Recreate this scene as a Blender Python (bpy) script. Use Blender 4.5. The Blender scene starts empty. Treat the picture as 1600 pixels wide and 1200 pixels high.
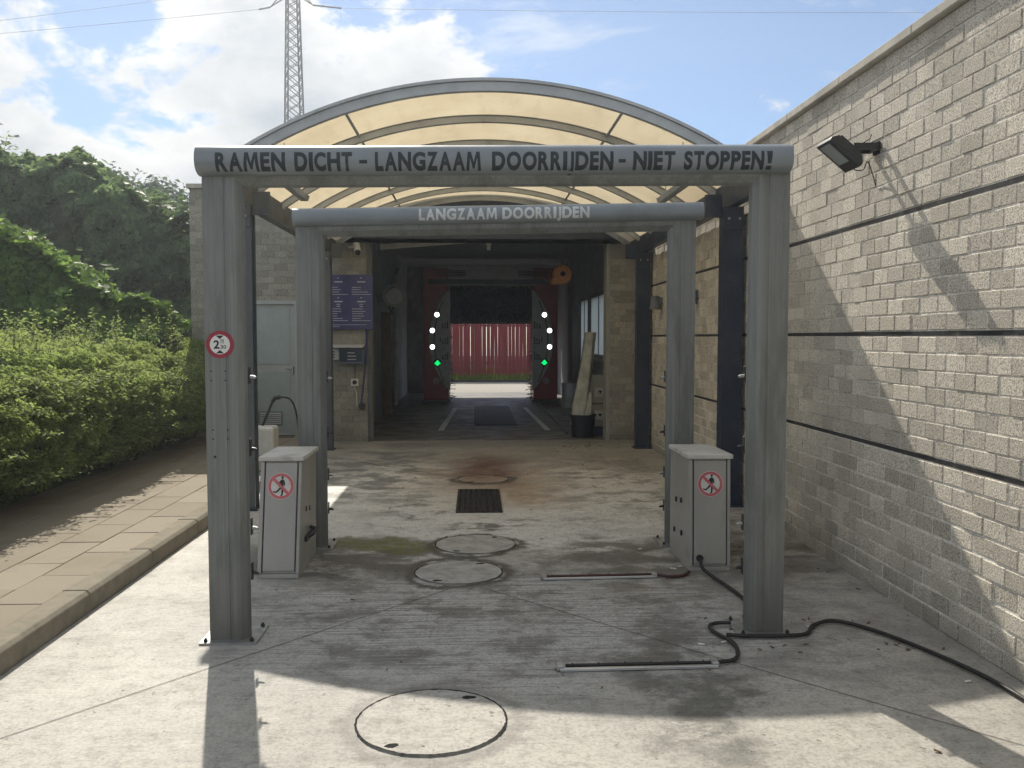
import bpy, bmesh, math, random
import numpy as np
from mathutils import Vector, Matrix
S = bpy.context.scene
COL = S.collection
rnd = random.Random(7)
nr = np.random.default_rng(11)
R = math.radians

# ------------------------------------------------------------------ camera
cd = bpy.data.cameras.new('camera'); cam = bpy.data.objects.new('camera', cd); COL.objects.link(cam)
cam.location = (0, 0, 1.6)
cam.rotation_euler = (R(90 - 3.05), 0, R(-2.379))
cd.sensor_width = 36.0; cd.lens = 36.0 * 1370 / 1600; cd.clip_start = 0.05; cd.clip_end = 2000
S.camera = cam
S.render.resolution_x = 1024; S.render.resolution_y = 768

# ------------------------------------------------------------------ light
SUN_AZ, SUN_EL = 15.4, 43.0          # azimuth to the left of +Y
sd = bpy.data.lights.new('sun', 'SUN'); sun = bpy.data.objects.new('sun', sd); COL.objects.link(sun)
sd.energy = 3.05; sd.angle = R(0.55); sd.color = (1.0, 0.925, 0.80)
sdir = Vector((-math.sin(R(SUN_AZ)) * math.cos(R(SUN_EL)), math.cos(R(SUN_AZ)) * math.cos(R(SUN_EL)), math.sin(R(SUN_EL))))
sun.rotation_euler = sdir.to_track_quat('Z', 'Y').to_euler()
S.view_settings.view_transform = 'Standard'; S.view_settings.look = 'None'
S.view_settings.exposure = 0.90; S.view_settings.gamma = 1.0; S.view_settings.use_curve_mapping = False


# ------------------------------------------------------------------ node helper
class NT:
    def __init__(s, tree):
        s.t = tree; s.n = tree.nodes; s.l = tree.links

    def add(s, typ, ins=None, **kw):
        nd = s.n.new(typ)
        for k, v in kw.items(): setattr(nd, k, v)
        if ins:
            for k, v in ins.items():
                sock = nd.inputs[k]
                if isinstance(v, bpy.types.NodeSocket): s.l.new(v, sock)
                else: sock.default_value = v
        return nd

    def math(s, op, a, b=0.0, c=None, clamp=False):
        nd = s.n.new('ShaderNodeMath'); nd.operation = op; nd.use_clamp = clamp
        for i, v in enumerate((a, b, c)):
            if v is None: continue
            if isinstance(v, bpy.types.NodeSocket): s.l.new(v, nd.inputs[i])
            else: nd.inputs[i].default_value = v
        return nd.outputs[0]

    def vmath(s, op, a, b=(0, 0, 0)):
        nd = s.n.new('ShaderNodeVectorMath'); nd.operation = op
        for i, v in enumerate((a, b)):
            if isinstance(v, bpy.types.NodeSocket): s.l.new(v, nd.inputs[i])
            else: nd.inputs[i].default_value = v
        return nd

    def ramp(s, x, lo, hi, a=0.0, b=1.0, smooth=True):
        nd = s.n.new('ShaderNodeMapRange'); nd.interpolation_type = 'SMOOTHSTEP' if smooth else 'LINEAR'
        s.l.new(x, nd.inputs[0])
        for i, v in enumerate((lo, hi, a, b)): nd.inputs[i + 1].default_value = v
        return nd.outputs[0]

    def noise(s, vec, scale, detail=4, rough=0.55, dist=0.0, color=False):
        nd = s.n.new('ShaderNodeTexNoise'); s.l.new(vec, nd.inputs['Vector'])
        nd.inputs['Scale'].default_value = scale; nd.inputs['Detail'].default_value = detail
        nd.inputs['Roughness'].default_value = rough; nd.inputs['Distortion'].default_value = dist
        return nd.outputs['Color' if color else 'Fac']

    def mix(s, fac, a, b, mode='MIX'):
        nd = s.n.new('ShaderNodeMix'); nd.data_type = 'RGBA'; nd.blend_type = mode
        for k, v in ((0, fac), (6, a), (7, b)):
            if isinstance(v, bpy.types.NodeSocket): s.l.new(v, nd.inputs[k])
            elif k == 0: nd.inputs[0].default_value = v
            else: nd.inputs[k].default_value = (*v[:3], 1)
        return nd.outputs[2]

    def mapping(s, vec, scale=(1, 1, 1), loc=(0, 0, 0)):
        nd = s.n.new('ShaderNodeMapping'); s.l.new(vec, nd.inputs[0])
        nd.inputs['Location'].default_value = loc; nd.inputs['Scale'].default_value = scale
        return nd.outputs[0]


# ------------------------------------------------------------------ world
W = bpy.data.worlds.new('World'); S.world = W; W.use_nodes = True
W.node_tree.nodes.clear(); w = NT(W.node_tree)
sky = w.add('ShaderNodeTexSky', sky_type='NISHITA')
sky.sun_disc = False; sky.sun_elevation = R(SUN_EL); sky.sun_rotation = R(-SUN_AZ)
sky.air_density = 1.0; sky.dust_density = 0.0; sky.ozone_density = 2.5; sky.altitude = 1500
tc = w.add('ShaderNodeTexCoord'); d = tc.outputs['Generated']
sx = w.add('ShaderNodeSeparateXYZ', {0: d})
dm = w.mapping(d, (1.0, 1.0, 1.5), (7.3, 2.15, 3.2))
wob = w.vmath('SCALE', w.noise(dm, 3.0, 3, 0.5, color=True)); wob.inputs['Scale'].default_value = 0.16
dw = w.vmath('ADD', dm, wob.outputs[0]).outputs[0]
big = w.noise(dw, 5.2, 10, 0.58)
dl = w.vmath('ADD', dw, (-0.020, 0.012, 0.050)).outputs[0]
big2 = w.noise(dl, 5.2, 5, 0.5)
# broken cumulus with a gap ahead right; unseen clouds added to lift the shade
gap = w.vmath('DOT_PRODUCT', d, (0.300, 0.928, 0.220)).outputs['Value']
bank = w.ramp(gap, 0.966, 0.908, -0.13, 0.075)
cov = w.math('ADD', big, bank)
alpha = w.ramp(cov, 0.475, 0.545)
shade = w.math('SUBTRACT', big, big2)
lit = w.ramp(shade, -0.10, 0.12, 0.0, 1.0)
thick = w.ramp(cov, 0.50, 0.64, 1.0, 0.0)
puff = w.ramp(w.noise(w.mapping(dw, (1, 1, 1.4), (2.0, 0.3, 1.1)), 9.0, 9, 0.6), 0.36, 0.64)
br = w.math('ADD', w.math('MULTIPLY', lit, 0.40), w.math('ADD', w.math('MULTIPLY', thick, 0.30), w.math('MULTIPLY', puff, 0.26)))
ccol = w.mix(br, (3.7, 4.15, 4.7), (8.5, 8.4, 8.1))
# thin wisps in the blue part
wis = w.noise(w.mapping(dw, (1.0, 1.0, 2.2), (4.1, 1.3, 2.2)), 5.0, 8, 0.6)
wa = w.math('MULTIPLY', w.ramp(wis, 0.55, 0.72), 0.55)
skyc = w.mix(wa, sky.outputs[0], (6.6, 7.0, 7.4))
final = w.mix(alpha, skyc, ccol)
bg = w.add('ShaderNodeBackground', {'Color': final, 'Strength': 0.064})
wo = w.add('ShaderNodeOutputWorld', {0: bg.outputs[0]})

# ------------------------------------------------------------------ materials
M = {}


def mat(name):
    m = bpy.data.materials.new(name); m.use_nodes = True; m.node_tree.nodes.clear()
    n = NT(m.node_tree); M[name] = m
    return m, n


def finish(n, bsdf, disp=None):
    n.add('ShaderNodeOutputMaterial', {0: bsdf})


def plain(name, col, rough=0.6, metal=0.0, var=0.15, scale=6.0, bump=0.0, bscale=60.0, stretch=(1, 1, 1), spec=0.5, dirt=None):
    m, n = mat(name)
    tcn = n.add('ShaderNodeNewGeometry'); v = n.mapping(tcn.outputs['Position'], stretch)
    f = n.noise(v, scale, 6, 0.6)
    f = n.ramp(f, 0.3, 0.7)
    c0 = tuple(c * (1 - var) for c in col); c1 = tuple(min(1, c * (1 + var)) for c in col)
    c = n.mix(f, c0, c1)
    if dirt:
        df = n.ramp(n.noise(v, dirt[2] if len(dirt) > 2 else 2.5, 7, 0.65), 0.52, 0.72)
        c = n.mix(n.math('MULTIPLY', df, dirt[1]), c, dirt[0])
    ins = {'Base Color': c, 'Metallic': metal, 'Specular IOR Level': spec,
           'Roughness': n.ramp(f, 0, 1, max(0, rough - 0.07), min(1, rough + 0.07), False)}
    if bump:
        b = n.add('ShaderNodeBump', {'Strength': bump, 'Distance': 0.01, 'Height': n.noise(v, bscale, 5, 0.6)})
        ins['Normal'] = b.outputs[0]
    p = n.add('ShaderNodeBsdfPrincipled', ins)
    finish(n, p.outputs[0]); return m


def emit(name, col, st):
    m, n = mat(name)
    e = n.add('ShaderNodeEmission', {'Color': (*col, 1), 'Strength': st}); finish(n, e.outputs[0]); return m


def leafmat(name, c_dark, c_light, trans=0.45, tcol=None, gloss=0.5):
    m, n = mat(name)
    g = n.add('ShaderNodeNewGeometry')
    c = n.mix(g.outputs['Random Per Island'], c_dark, c_light)
    patch = n.ramp(n.noise(g.outputs['Position'], 1.6, 3, 0.5), 0.35, 0.65, 0.75, 1.2)
    c = n.vmath('MULTIPLY', c, (1, 1, 1)); vs = n.add('ShaderNodeVectorMath', operation='SCALE'); n.l.new(c.outputs[0], vs.inputs[0]); n.l.new(patch, vs.inputs['Scale'])
    c = vs.outputs[0]
    p = n.add('ShaderNodeBsdfPrincipled', {'Base Color': c, 'Roughness': gloss, 'Specular IOR Level': 0.22})
    tcl = n.mix(0.5, c, tcol or c_light)
    t = n.add('ShaderNodeBsdfTranslucent', {'Color': tcl})
    mx = n.add('ShaderNodeMixShader', {0: trans, 1: p.outputs[0], 2: t.outputs[0]})
    finish(n, mx.outputs[0]); return m


# brick: sandy grey concrete brick with dark speckle; every brick a little different
def brickmat(name, base=(0.69, 0.64, 0.55), per_island=False):
    m, n = mat(name)
    g = n.add('ShaderNodeNewGeometry'); pos = g.outputs['Position']
    if per_island: rv = g.outputs['Random Per Island']
    else: rv = n.add('ShaderNodeObjectInfo').outputs['Random']
    fine = n.noise(pos, 125.0, 3, 0.75)
    mid = n.noise(pos, 45.0, 4, 0.6)
    spk = n.ramp(fine, 0.38, 0.56)
    dark = tuple(c * 0.36 for c in base)
    c = n.mix(spk, dark, tuple(c * 1.12 for c in base))
    c = n.mix(n.ramp(mid, 0.35, 0.7, 0.0, 0.35), c, tuple(c_ * 0.72 for c_ in base))
    val = n.ramp(rv, 0, 1, 0.76, 1.12, False)
    vs = n.add('ShaderNodeVectorMath', operation='SCALE'); n.l.new(c, vs.inputs[0]); n.l.new(val, vs.inputs['Scale'])
    c = vs.outputs[0]
    st = n.ramp(n.noise(n.mapping(pos, (1, 1, 0.35)), 1.3, 5, 0.6), 0.50, 0.75, 0.0, 0.35)
    c = n.mix(st, c, (0.20, 0.19, 0.155))
    # damp grime near the foot of the wall
    sz = n.add('ShaderNodeSeparateXYZ', {0: pos}).outputs[2]
    foot = n.math('MULTIPLY', n.ramp(n.math('ADD', sz, n.math('MULTIPLY', n.noise(pos, 3.0, 5, 0.6), 0.5)), 0.60, 0.22), 0.5)
    c = n.mix(foot, c, (0.13, 0.125, 0.10))
    h = n.math('ADD', n.math('MULTIPLY', fine, 0.6), mid)
    b = n.add('ShaderNodeBump', {'Strength': 0.75, 'Distance': 0.004, 'Height': h})
    p = n.add('ShaderNodeBsdfPrincipled', {'Base Color': c, 'Roughness': 0.93, 'Specular IOR Level': 0.2, 'Normal': b.outputs[0]})
    finish(n, p.outputs[0]); return m


brickmat('brick'); brickmat('brick_many', per_island=True)
brickmat('facade_brick', (0.42, 0.395, 0.335)); brickmat('facade_brick_many', (0.42, 0.395, 0.335), True)
plain('mortar', (0.74, 0.715, 0.66), 0.95, var=0.2, scale=30, bump=0.4, bscale=120, spec=0.15)
plain('mortar_grey', (0.36, 0.34, 0.29), 0.95, var=0.2, scale=30, bump=0.4, bscale=120, spec=0.15)
plain('dark_steel', (0.085, 0.095, 0.105), 0.45, var=0.15, scale=5, dirt=((0.14, 0.14, 0.13), 0.5))
plain('coping', (0.52, 0.49, 0.43), 0.9, var=0.15, scale=10, bump=0.3, bscale=90, spec=0.2, dirt=((0.22, 0.20, 0.17), 0.6))
plain('black_strip', (0.035, 0.037, 0.042), 0.4, var=0.3, scale=14, dirt=((0.14, 0.13, 0.11), 0.6, 9.0))
plain('navy_steel', (0.022, 0.034, 0.062), 0.38, 0.0, var=0.2, scale=5, dirt=((0.06, 0.065, 0.075), 0.6))
plain('grey_steel', (0.46, 0.485, 0.505), 0.45, 0.0, var=0.12, scale=5, dirt=((0.12, 0.125, 0.125), 0.6))
plain('cover_paint', (0.225, 0.255, 0.28), 0.36, 0.1, var=0.08, scale=4, dirt=((0.15, 0.16, 0.165), 0.5))
plain('letter_dark', (0.014, 0.024, 0.032), 0.5, var=0.1)
plain('letter_light', (0.60, 0.62, 0.62), 0.5, var=0.1)
plain('galv', (0.42, 0.43, 0.43), 0.42, 0.75, var=0.2, scale=20, dirt=((0.16, 0.15, 0.13), 0.6))
plain('black_rubber', (0.012, 0.012, 0.013), 0.55, var=0.3, scale=30)
plain('black_plastic', (0.018, 0.020, 0.024), 0.4, var=0.2)
plain('bolt', (0.05, 0.05, 0.052), 0.5, 0.6, var=0.3, scale=40)
plain('white_paint', (0.72, 0.72, 0.70), 0.45, var=0.06)
plain('white_plastic', (0.66, 0.66, 0.62), 0.5, var=0.1, dirt=((0.35, 0.31, 0.24), 0.6))
plain('sign_red', (0.30, 0.022, 0.045), 0.45, var=0.1)
plain('sign_pink', (0.55, 0.13, 0.16), 0.45, var=0.12)
plain('sign_black', (0.012, 0.012, 0.012), 0.5, var=0.1)
plain('cabinet', (0.37, 0.365, 0.345), 0.42, 0.25, var=0.10, scale=3, dirt=((0.22, 0.21, 0.185), 0.65, 3.0), stretch=(1, 1, 0.5))
plain('cabinet_lid', (0.56, 0.55, 0.52), 0.5, 0.1, var=0.10, scale=5, dirt=((0.34, 0.32, 0.28), 0.7, 6.0))
plain('door_paint', (0.36, 0.41, 0.40), 0.42, var=0.06, dirt=((0.25, 0.27, 0.25), 0.4))
plain('door_frame', (0.42, 0.44, 0.42), 0.5, var=0.08)
plain('grille', (0.20, 0.22, 0.215), 0.5, var=0.1)
plain('board_blue', (0.050, 0.048, 0.155), 0.35, var=0.12)
plain('board_print', (0.50, 0.50, 0.58), 0.5, var=0.1)
plain('machine_red', (0.36, 0.024, 0.05), 0.35, var=0.15)
plain('machine_grey', (0.48, 0.50, 0.50), 0.45, 0.1, var=0.1, dirt=((0.28, 0.30, 0.30), 0.5))
plain('machine_dark', (0.12, 0.135, 0.16), 0.5, var=0.2)
plain('brush_navy', (0.085, 0.105, 0.16), 0.9, var=0.3, scale=20, spec=0.1)
plain('orange', (0.80, 0.30, 0.06), 0.45, var=0.12)
plain('interior_wall', (0.22, 0.245, 0.28), 0.8, var=0.25, scale=3, bump=0.2, dirt=((0.16, 0.17, 0.19), 0.7))
plain('interior_ceiling', (0.14, 0.155, 0.18), 0.85, var=0.2)
plain('interior_light', (0.30, 0.31, 0.30), 0.6, var=0.1)
plain('wood_brown', (0.16, 0.11, 0.075), 0.7, var=0.2)
plain('canvas', (0.42, 0.425, 0.37), 0.85, var=0.2, scale=7, bump=0.4, bscale=40, dirt=((0.26, 0.24, 0.18), 0.6))
plain('crate_cream', (0.44, 0.43, 0.34), 0.55, var=0.12)
plain('crate_blue', (0.02, 0.04, 0.10), 0.5, var=0.12)
plain('bucket', (0.010, 0.016, 0.032), 0.4, var=0.2)
plain('window_frame', (0.05, 0.055, 0.065), 0.5, var=0.1)
plain('lens_glass', (0.30, 0.34, 0.35), 0.15, var=0.1)
plain('aluminium', (0.62, 0.63, 0.63), 0.35, 0.8, var=0.15, scale=20, stretch=(0.1, 1, 1))
plain('hose_red', (0.055, 0.014, 0.016), 0.5, var=0.2)
plain('hose_blue', (0.05, 0.055, 0.16), 0.5, var=0.2)
plain('soil', (0.045, 0.036, 0.026), 0.95, var=0.4, scale=20, bump=0.6, bscale=30, spec=0.1)
plain('bark', (0.07, 0.055, 0.04), 0.9, var=0.3, scale=18, bump=0.5, bscale=40, spec=0.1)
plain('pylon_steel', (0.07, 0.08, 0.09), 0.55, 0.3, var=0.15)
plain('wire', (0.25, 0.28, 0.31), 0.5, var=0.1)
plain('fence_red', (0.22, 0.012, 0.024), 0.6, var=0.25, scale=3, stretch=(6, 1, 0.4))
plain('steel_grate', (0.025, 0.026, 0.030), 0.45, 0.5, var=0.3, scale=30)
plain('pit_dark', (0.012, 0.012, 0.012), 0.9, var=0.3)
plain('sealant', (0.075, 0.072, 0.064), 0.9, var=0.4, scale=25, spec=0.1)
plain('asphalt', (0.33, 0.315, 0.28), 0.9, var=0.12, scale=5, bump=0.2, bscale=80)
plain('hood_white', (0.55, 0.56, 0.54), 0.45, var=0.06)
plain('panel_blue', (0.10, 0.14, 0.20), 0.4, var=0.1)
plain('kerb', (0.235, 0.212, 0.165), 0.9, var=0.14, scale=9, bump=0.35, bscale=110, spec=0.2, dirt=((0.13, 0.12, 0.095), 0.6, 4.0))
plain('slab_bed', (0.10, 0.09, 0.075), 0.95, var=0.3, scale=30, spec=0.1)
plain('cover_concrete', (0.37, 0.36, 0.335), 0.85, var=0.22, scale=7, bump=0.5, bscale=70, spec=0.25, dirt=((0.27, 0.26, 0.235), 0.7, 9.0))
plain('rim_dark', (0.035, 0.034, 0.032), 0.9, var=0.5, scale=18, bump=0.8, bscale=60, spec=0.1)
plain('litter', (0.12, 0.075, 0.04), 0.8, var=0.4, scale=60)
plain('litter_pale', (0.60, 0.58, 0.52), 0.8, var=0.2, scale=60)
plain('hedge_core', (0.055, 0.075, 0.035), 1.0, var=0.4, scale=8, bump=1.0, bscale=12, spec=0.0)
plain('roof_felt', (0.10, 0.10, 0.10), 0.9, var=0.2)
emit('lamp_white', (1.0, 1.0, 1.0), 3.5)
emit('lamp_green', (0.0, 0.50, 0.10), 1.2)
leafmat('leaf_hedge', (0.090, 0.140, 0.045), (0.265, 0.330, 0.120), 0.55, (0.48, 0.60, 0.17), 0.6)
leafmat('leaf_ivy', (0.060, 0.125, 0.038), (0.190, 0.300, 0.080), 0.55, (0.42, 0.62, 0.12), 0.5)
leafmat('leaf_ivy_far', (0.060, 0.120, 0.068), (0.195, 0.285, 0.135), 0.50, (0.36, 0.48, 0.17), 0.5)
leafmat('leaf_tree', (0.060, 0.105, 0.082), (0.110, 0.165, 0.110), 0.40, (0.16, 0.23, 0.13), 0.55)
leafmat('grass', (0.07, 0.13, 0.02), (0.20, 0.28, 0.05), 0.45, (0.35, 0.42, 0.06), 0.6)


# posts: drawn steel with faint vertical streaks and dirty runs
def postmat():
    m, n = mat('post_steel')
    g = n.add('ShaderNodeNewGeometry'); pos = g.outputs['Position']
    st = n.noise(n.mapping(pos, (1, 1, 0.012)), 75, 4, 0.6)
    blot = n.noise(n.mapping(pos, (1, 1, 0.22)), 6.5, 6, 0.65)
    c = n.mix(n.ramp(st, 0.3, 0.7), (0.175, 0.185, 0.178), (0.225, 0.235, 0.226))
    c = n.mix(n.ramp(blot, 0.45, 0.66, 0, 0.70), c, (0.125, 0.130, 0.120))
    sz = n.add('ShaderNodeSeparateXYZ', {0: pos}).outputs[2]
    low = n.ramp(n.math('ADD', sz, n.math('MULTIPLY', blot, 1.2)), 1.15, 0.50, 0.0, 0.60)
    c = n.mix(low, c, (0.12, 0.115, 0.10))
    b = n.add('ShaderNodeBump', {'Strength': 0.06, 'Distance': 0.003, 'Height': st})
    p = n.add('ShaderNodeBsdfPrincipled', {'Base Color': c, 'Metallic': 0.35, 'Roughness': n.ramp(blot, 0.3, 0.7, 0.40, 0.58), 'Normal': b.outputs[0]})
    finish(n, p.outputs[0])


postmat()


# cream polycarbonate: lets soft light through
def polymat():
    m, n = mat('polycarbonate')
    g = n.add('ShaderNodeNewGeometry'); pos = g.outputs['Position']
    blot = n.noise(pos, 1.7, 5, 0.6); spk = n.ramp(n.noise(pos, 19, 3, 0.7), 0.68, 0.78)
    c = n.mix(n.ramp(blot, 0.3, 0.7), (0.525, 0.44, 0.295), (0.60, 0.515, 0.355))
    c = n.mix(n.math('MULTIPLY', spk, 0.55), c, (0.33, 0.26, 0.17))
    st = n.ramp(n.noise(n.mapping(pos, (2.5, 0.5, 1)), 3, 6, 0.65), 0.48, 0.72, 0, 0.45)
    c = n.mix(st, c, (0.42, 0.33, 0.215))
    tr = n.add('ShaderNodeBsdfTranslucent', {'Color': c})
    p = n.add('ShaderNodeBsdfPrincipled', {'Base Color': (0.55, 0.49, 0.38, 1), 'Roughness': 0.35})
    mx = n.add('ShaderNodeMixShader', {0: 0.72, 1: p.outputs[0], 2: tr.outputs[0]})
    finish(n, mx.outputs[0])


polymat()


def glassmat():
    m, n = mat('frosted_glass')
    tr = n.add('ShaderNodeBsdfTranslucent', {'Color': (0.85, 0.90, 0.90, 1)})
    p = n.add('ShaderNodeBsdfPrincipled', {'Base Color': (0.6, 0.64, 0.64, 1), 'Roughness': 0.45})
    mx = n.add('ShaderNodeMixShader', {0: 0.8, 1: p.outputs[0], 2: tr.outputs[0]})
    finish(n, mx.outputs[0])


glassmat()


# worn brushed concrete with rust, damp and tyre marks
def concretemat(name, inside=False):
    m, n = mat(name)
    g = n.add('ShaderNodeNewGeometry'); pos = g.outputs['Position']
    wv = n.vmath('SCALE', n.noise(pos, 1.3, 8, 0.68, color=True)); wv.inputs['Scale'].default_value = 1.3
    pw = n.vmath('ADD', pos, wv.outputs[0]).outputs[0]
    pw = n.vmath('SUBTRACT', pw, (0.65, 0.65, 0.65)).outputs[0]
    broad = n.noise(pos, 0.9, 8, 0.62)
    mott = n.noise(pos, 13, 8, 0.72)
    grain = n.noise(pos, 55, 4, 0.75)
    broom = n.noise(n.mapping(pos, (1.0, 16, 1)), 3.4, 8, 0.74)
    hatch = n.noise(n.mapping(pos, (0.55, 24, 1)), 2.4, 6, 0.68)
    smear = n.noise(n.mapping(pos, (1.0, 1.35, 1)), 2.3, 12, 0.74)
    res = n.noise(n.mapping(pos, (1, 1.6, 1), (3, 7, 0)), 3.1, 10, 0.72)
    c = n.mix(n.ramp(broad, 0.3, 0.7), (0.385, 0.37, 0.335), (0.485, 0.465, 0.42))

    def ell(cx, cy, rx, ry, lo=1.15, hi=0.45):
        v = n.vmath('SUBTRACT', pw, (cx, cy, 0)).outputs[0]
        v = n.vmath('MULTIPLY', v, (1 / rx, 1 / ry, 0)).outputs[0]
        return n.ramp(n.vmath('LENGTH', v).outputs['Value'], lo, hi)

    def layer(c, mask, nz, lo, hi, k, col):
        f = n.math('MULTIPLY', mask, n.math('MULTIPLY', n.ramp(nz, lo, hi), k))
        return n.mix(f, c, col)
    # pale concrete in mid drive, colour lightened further to lift the shade
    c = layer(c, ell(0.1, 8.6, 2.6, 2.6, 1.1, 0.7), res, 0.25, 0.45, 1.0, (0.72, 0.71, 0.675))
    # drive track: blue-grey grime with fine cross hatching left by the broom finish
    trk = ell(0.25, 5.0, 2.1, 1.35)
    c = layer(c, trk, broad, 0.15, 0.45, 0.55, (0.47, 0.475, 0.475))  # grime tint lightened in colour to lift the shade here
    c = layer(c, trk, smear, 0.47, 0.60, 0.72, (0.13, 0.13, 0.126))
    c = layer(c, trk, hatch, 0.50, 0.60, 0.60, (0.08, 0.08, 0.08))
    c = layer(c, ell(1.5, 6.25, 1.35, 0.75), smear, 0.38, 0.56, 0.85, (0.10, 0.095, 0.085))
    c = layer(c, ell(1.5, 5.6, 1.1, 0.5), res, 0.46, 0.60, 0.60, (0.20, 0.17, 0.12))
    c = layer(c, ell(-0.9, 6.25, 1.2, 0.6), smear, 0.36, 0.54, 0.88, (0.085, 0.084, 0.078))
    c = layer(c, ell(0.95, 3.85, 0.30, 0.8), smear, 0.40, 0.56, 0.85, (0.11, 0.11, 0.10))
    c = layer(c, ell(-1.3, 10.6, 1.0, 2.6), smear, 0.46, 0.54, 0.75, (0.20, 0.208, 0.212))
    c = layer(c, ell(1.7, 9.8, 0.9, 2.6), smear, 0.49, 0.58, 0.65, (0.20, 0.195, 0.165))
    c = layer(c, ell(2.0, 5.0, 0.9, 1.9), smear, 0.40, 0.62, 0.55, (0.24, 0.23, 0.215))
    c = layer(c, ell(2.1, 7.0, 0.6, 1.6), smear, 0.34, 0.60, 0.75, (0.12, 0.10, 0.085))
    c = layer(c, ell(-0.55, 8.1, 0.35, 0.7), smear, 0.50, 0.60, 0.80, (0.14, 0.138, 0.125))
    c = layer(c, ell(0.1, 7.45, 0.5, 0.25), smear, 0.46, 0.56, 0.85, (0.10, 0.098, 0.09))
    c = layer(c, ell(0.0, 13.3, 3.0, 0.7), smear, 0.36, 0.62, 0.60, (0.20, 0.19, 0.16))
    sxy = n.add('ShaderNodeSeparateXYZ', {0: pw})
    for lx, wd_, k in ((-0.72, 0.34, 0.35), (0.98, 0.34, 0.40)):
        ln_ = n.ramp(n.math('ABSOLUTE', n.math('SUBTRACT', sxy.outputs[0], lx)), wd_, 0.05)
        c = layer(c, ln_, smear, 0.42, 0.60, k, (0.17, 0.165, 0.15))
    # moss by the second frame's left foot
    c = layer(c, ell(-0.75, 6.72, 0.62, 0.24, 1.2, 0.8), broad, 0.2, 0.4, 0.7, (0.10, 0.095, 0.055))
    c = layer(c, ell(-0.72, 6.70, 0.62, 0.18, 1.2, 0.8), mott, 0.44, 0.52, 0.9, (0.17, 0.17, 0.045))
    # rust round the drain
    c = layer(c, ell(0.15, 9.7, 1.15, 2.0, 1.1, 0.1), broad, 0.10, 0.45, 0.60, (0.42, 0.30, 0.18))
    c = layer(c, ell(0.15, 10.6, 0.80, 1.9, 1.1, 0.1), smear, 0.20, 0.52, 0.92, (0.145, 0.062, 0.036))
    c = layer(c, ell(0.55, 8.7, 0.5, 0.9, 1.1, 0.2), res, 0.35, 0.55, 0.65, (0.36, 0.22, 0.12))
    # texture over everything
    c = n.mix(n.ramp(mott, 0.45, 0.66, 0, 0.42), c, n.mix(0.72, c, (0.05, 0.05, 0.045)))
    c = n.mix(n.ramp(broom, 0.52, 0.68, 0, 0.30), c, (0.20, 0.195, 0.18))
    c = n.mix(n.ramp(grain, 0.40, 0.54, 0.34, 0.0), c, n.mix(0.75, c, (0.03, 0.03, 0.028)))
    # crust rings round the covers
    for cx, cy, r in ((-0.187, 3.59, 0.33), (-0.118, 5.9, 0.32), (-0.005, 6.705, 0.325), (0.083, 9.82, 0.30)):
        v = n.vmath('SUBTRACT', pos, (cx, cy, 0)).outputs[0]
        L = n.math('ADD', n.vmath('LENGTH', n.vmath('MULTIPLY', v, (1, 1, 0)).outputs[0]).outputs['Value'], n.math('MULTIPLY', n.math('SUBTRACT', smear, 0.5), 0.42))
        rg = n.math('MULTIPLY', n.ramp(L, r - 0.03, r + 0.01), n.ramp(L, r + 0.10, r + 0.03))
        c = n.mix(n.math('MULTIPLY', rg, 0.92 if cy > 4 else 0.40), c, (0.075, 0.072, 0.064))
    # scattered dark specks and pinholes
    sp = n.ramp(n.noise(pos, 21, 3, 0.65), 0.655, 0.70)
    c = n.mix(n.math('MULTIPLY', sp, 0.7), c, (0.07, 0.068, 0.058))
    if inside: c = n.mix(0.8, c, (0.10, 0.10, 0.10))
    h = n.math('ADD', n.math('MULTIPLY', broom, 1.0), n.math('ADD', n.math('MULTIPLY', grain, 0.5), n.math('MULTIPLY', mott, 1.2)))
    b = n.add('ShaderNodeBump', {'Strength': 0.55, 'Distance': 0.008, 'Height': h})
    rgh = n.ramp(smear, 0.35, 0.60, 0.70, 0.34)
    p = n.add('ShaderNodeBsdfPrincipled', {'Base Color': c, 'Roughness': rgh, 'Specular IOR Level': 0.35, 'Normal': b.outputs[0]})
    finish(n, p.outputs[0])


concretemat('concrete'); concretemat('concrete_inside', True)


def slabmat():
    m, n = mat('slab')
    g = n.add('ShaderNodeNewGeometry'); pos = g.outputs['Position']
    rv = n.add('ShaderNodeObjectInfo').outputs['Random']
    gr = n.noise(pos, 140, 3, 0.7); bl = n.noise(pos, 2.2, 6, 0.62)
    c = n.mix(rv, (0.265, 0.23, 0.178), (0.315, 0.275, 0.215))
    c = n.mix(n.ramp(gr, 0.35, 0.65, 0.25, 0.0), c, (0.17, 0.145, 0.11))
    c = n.mix(n.ramp(bl, 0.48, 0.72, 0, 0.5), c, (0.21, 0.18, 0.135))
    b = n.add('ShaderNodeBump', {'Strength': 0.3, 'Distance': 0.004, 'Height': gr})
    p = n.add('ShaderNodeBsdfPrincipled', {'Base Color': c, 'Roughness': 0.88, 'Specular IOR Level': 0.25, 'Normal': b.outputs[0]})
    finish(n, p.outputs[0])


slabmat()


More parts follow.
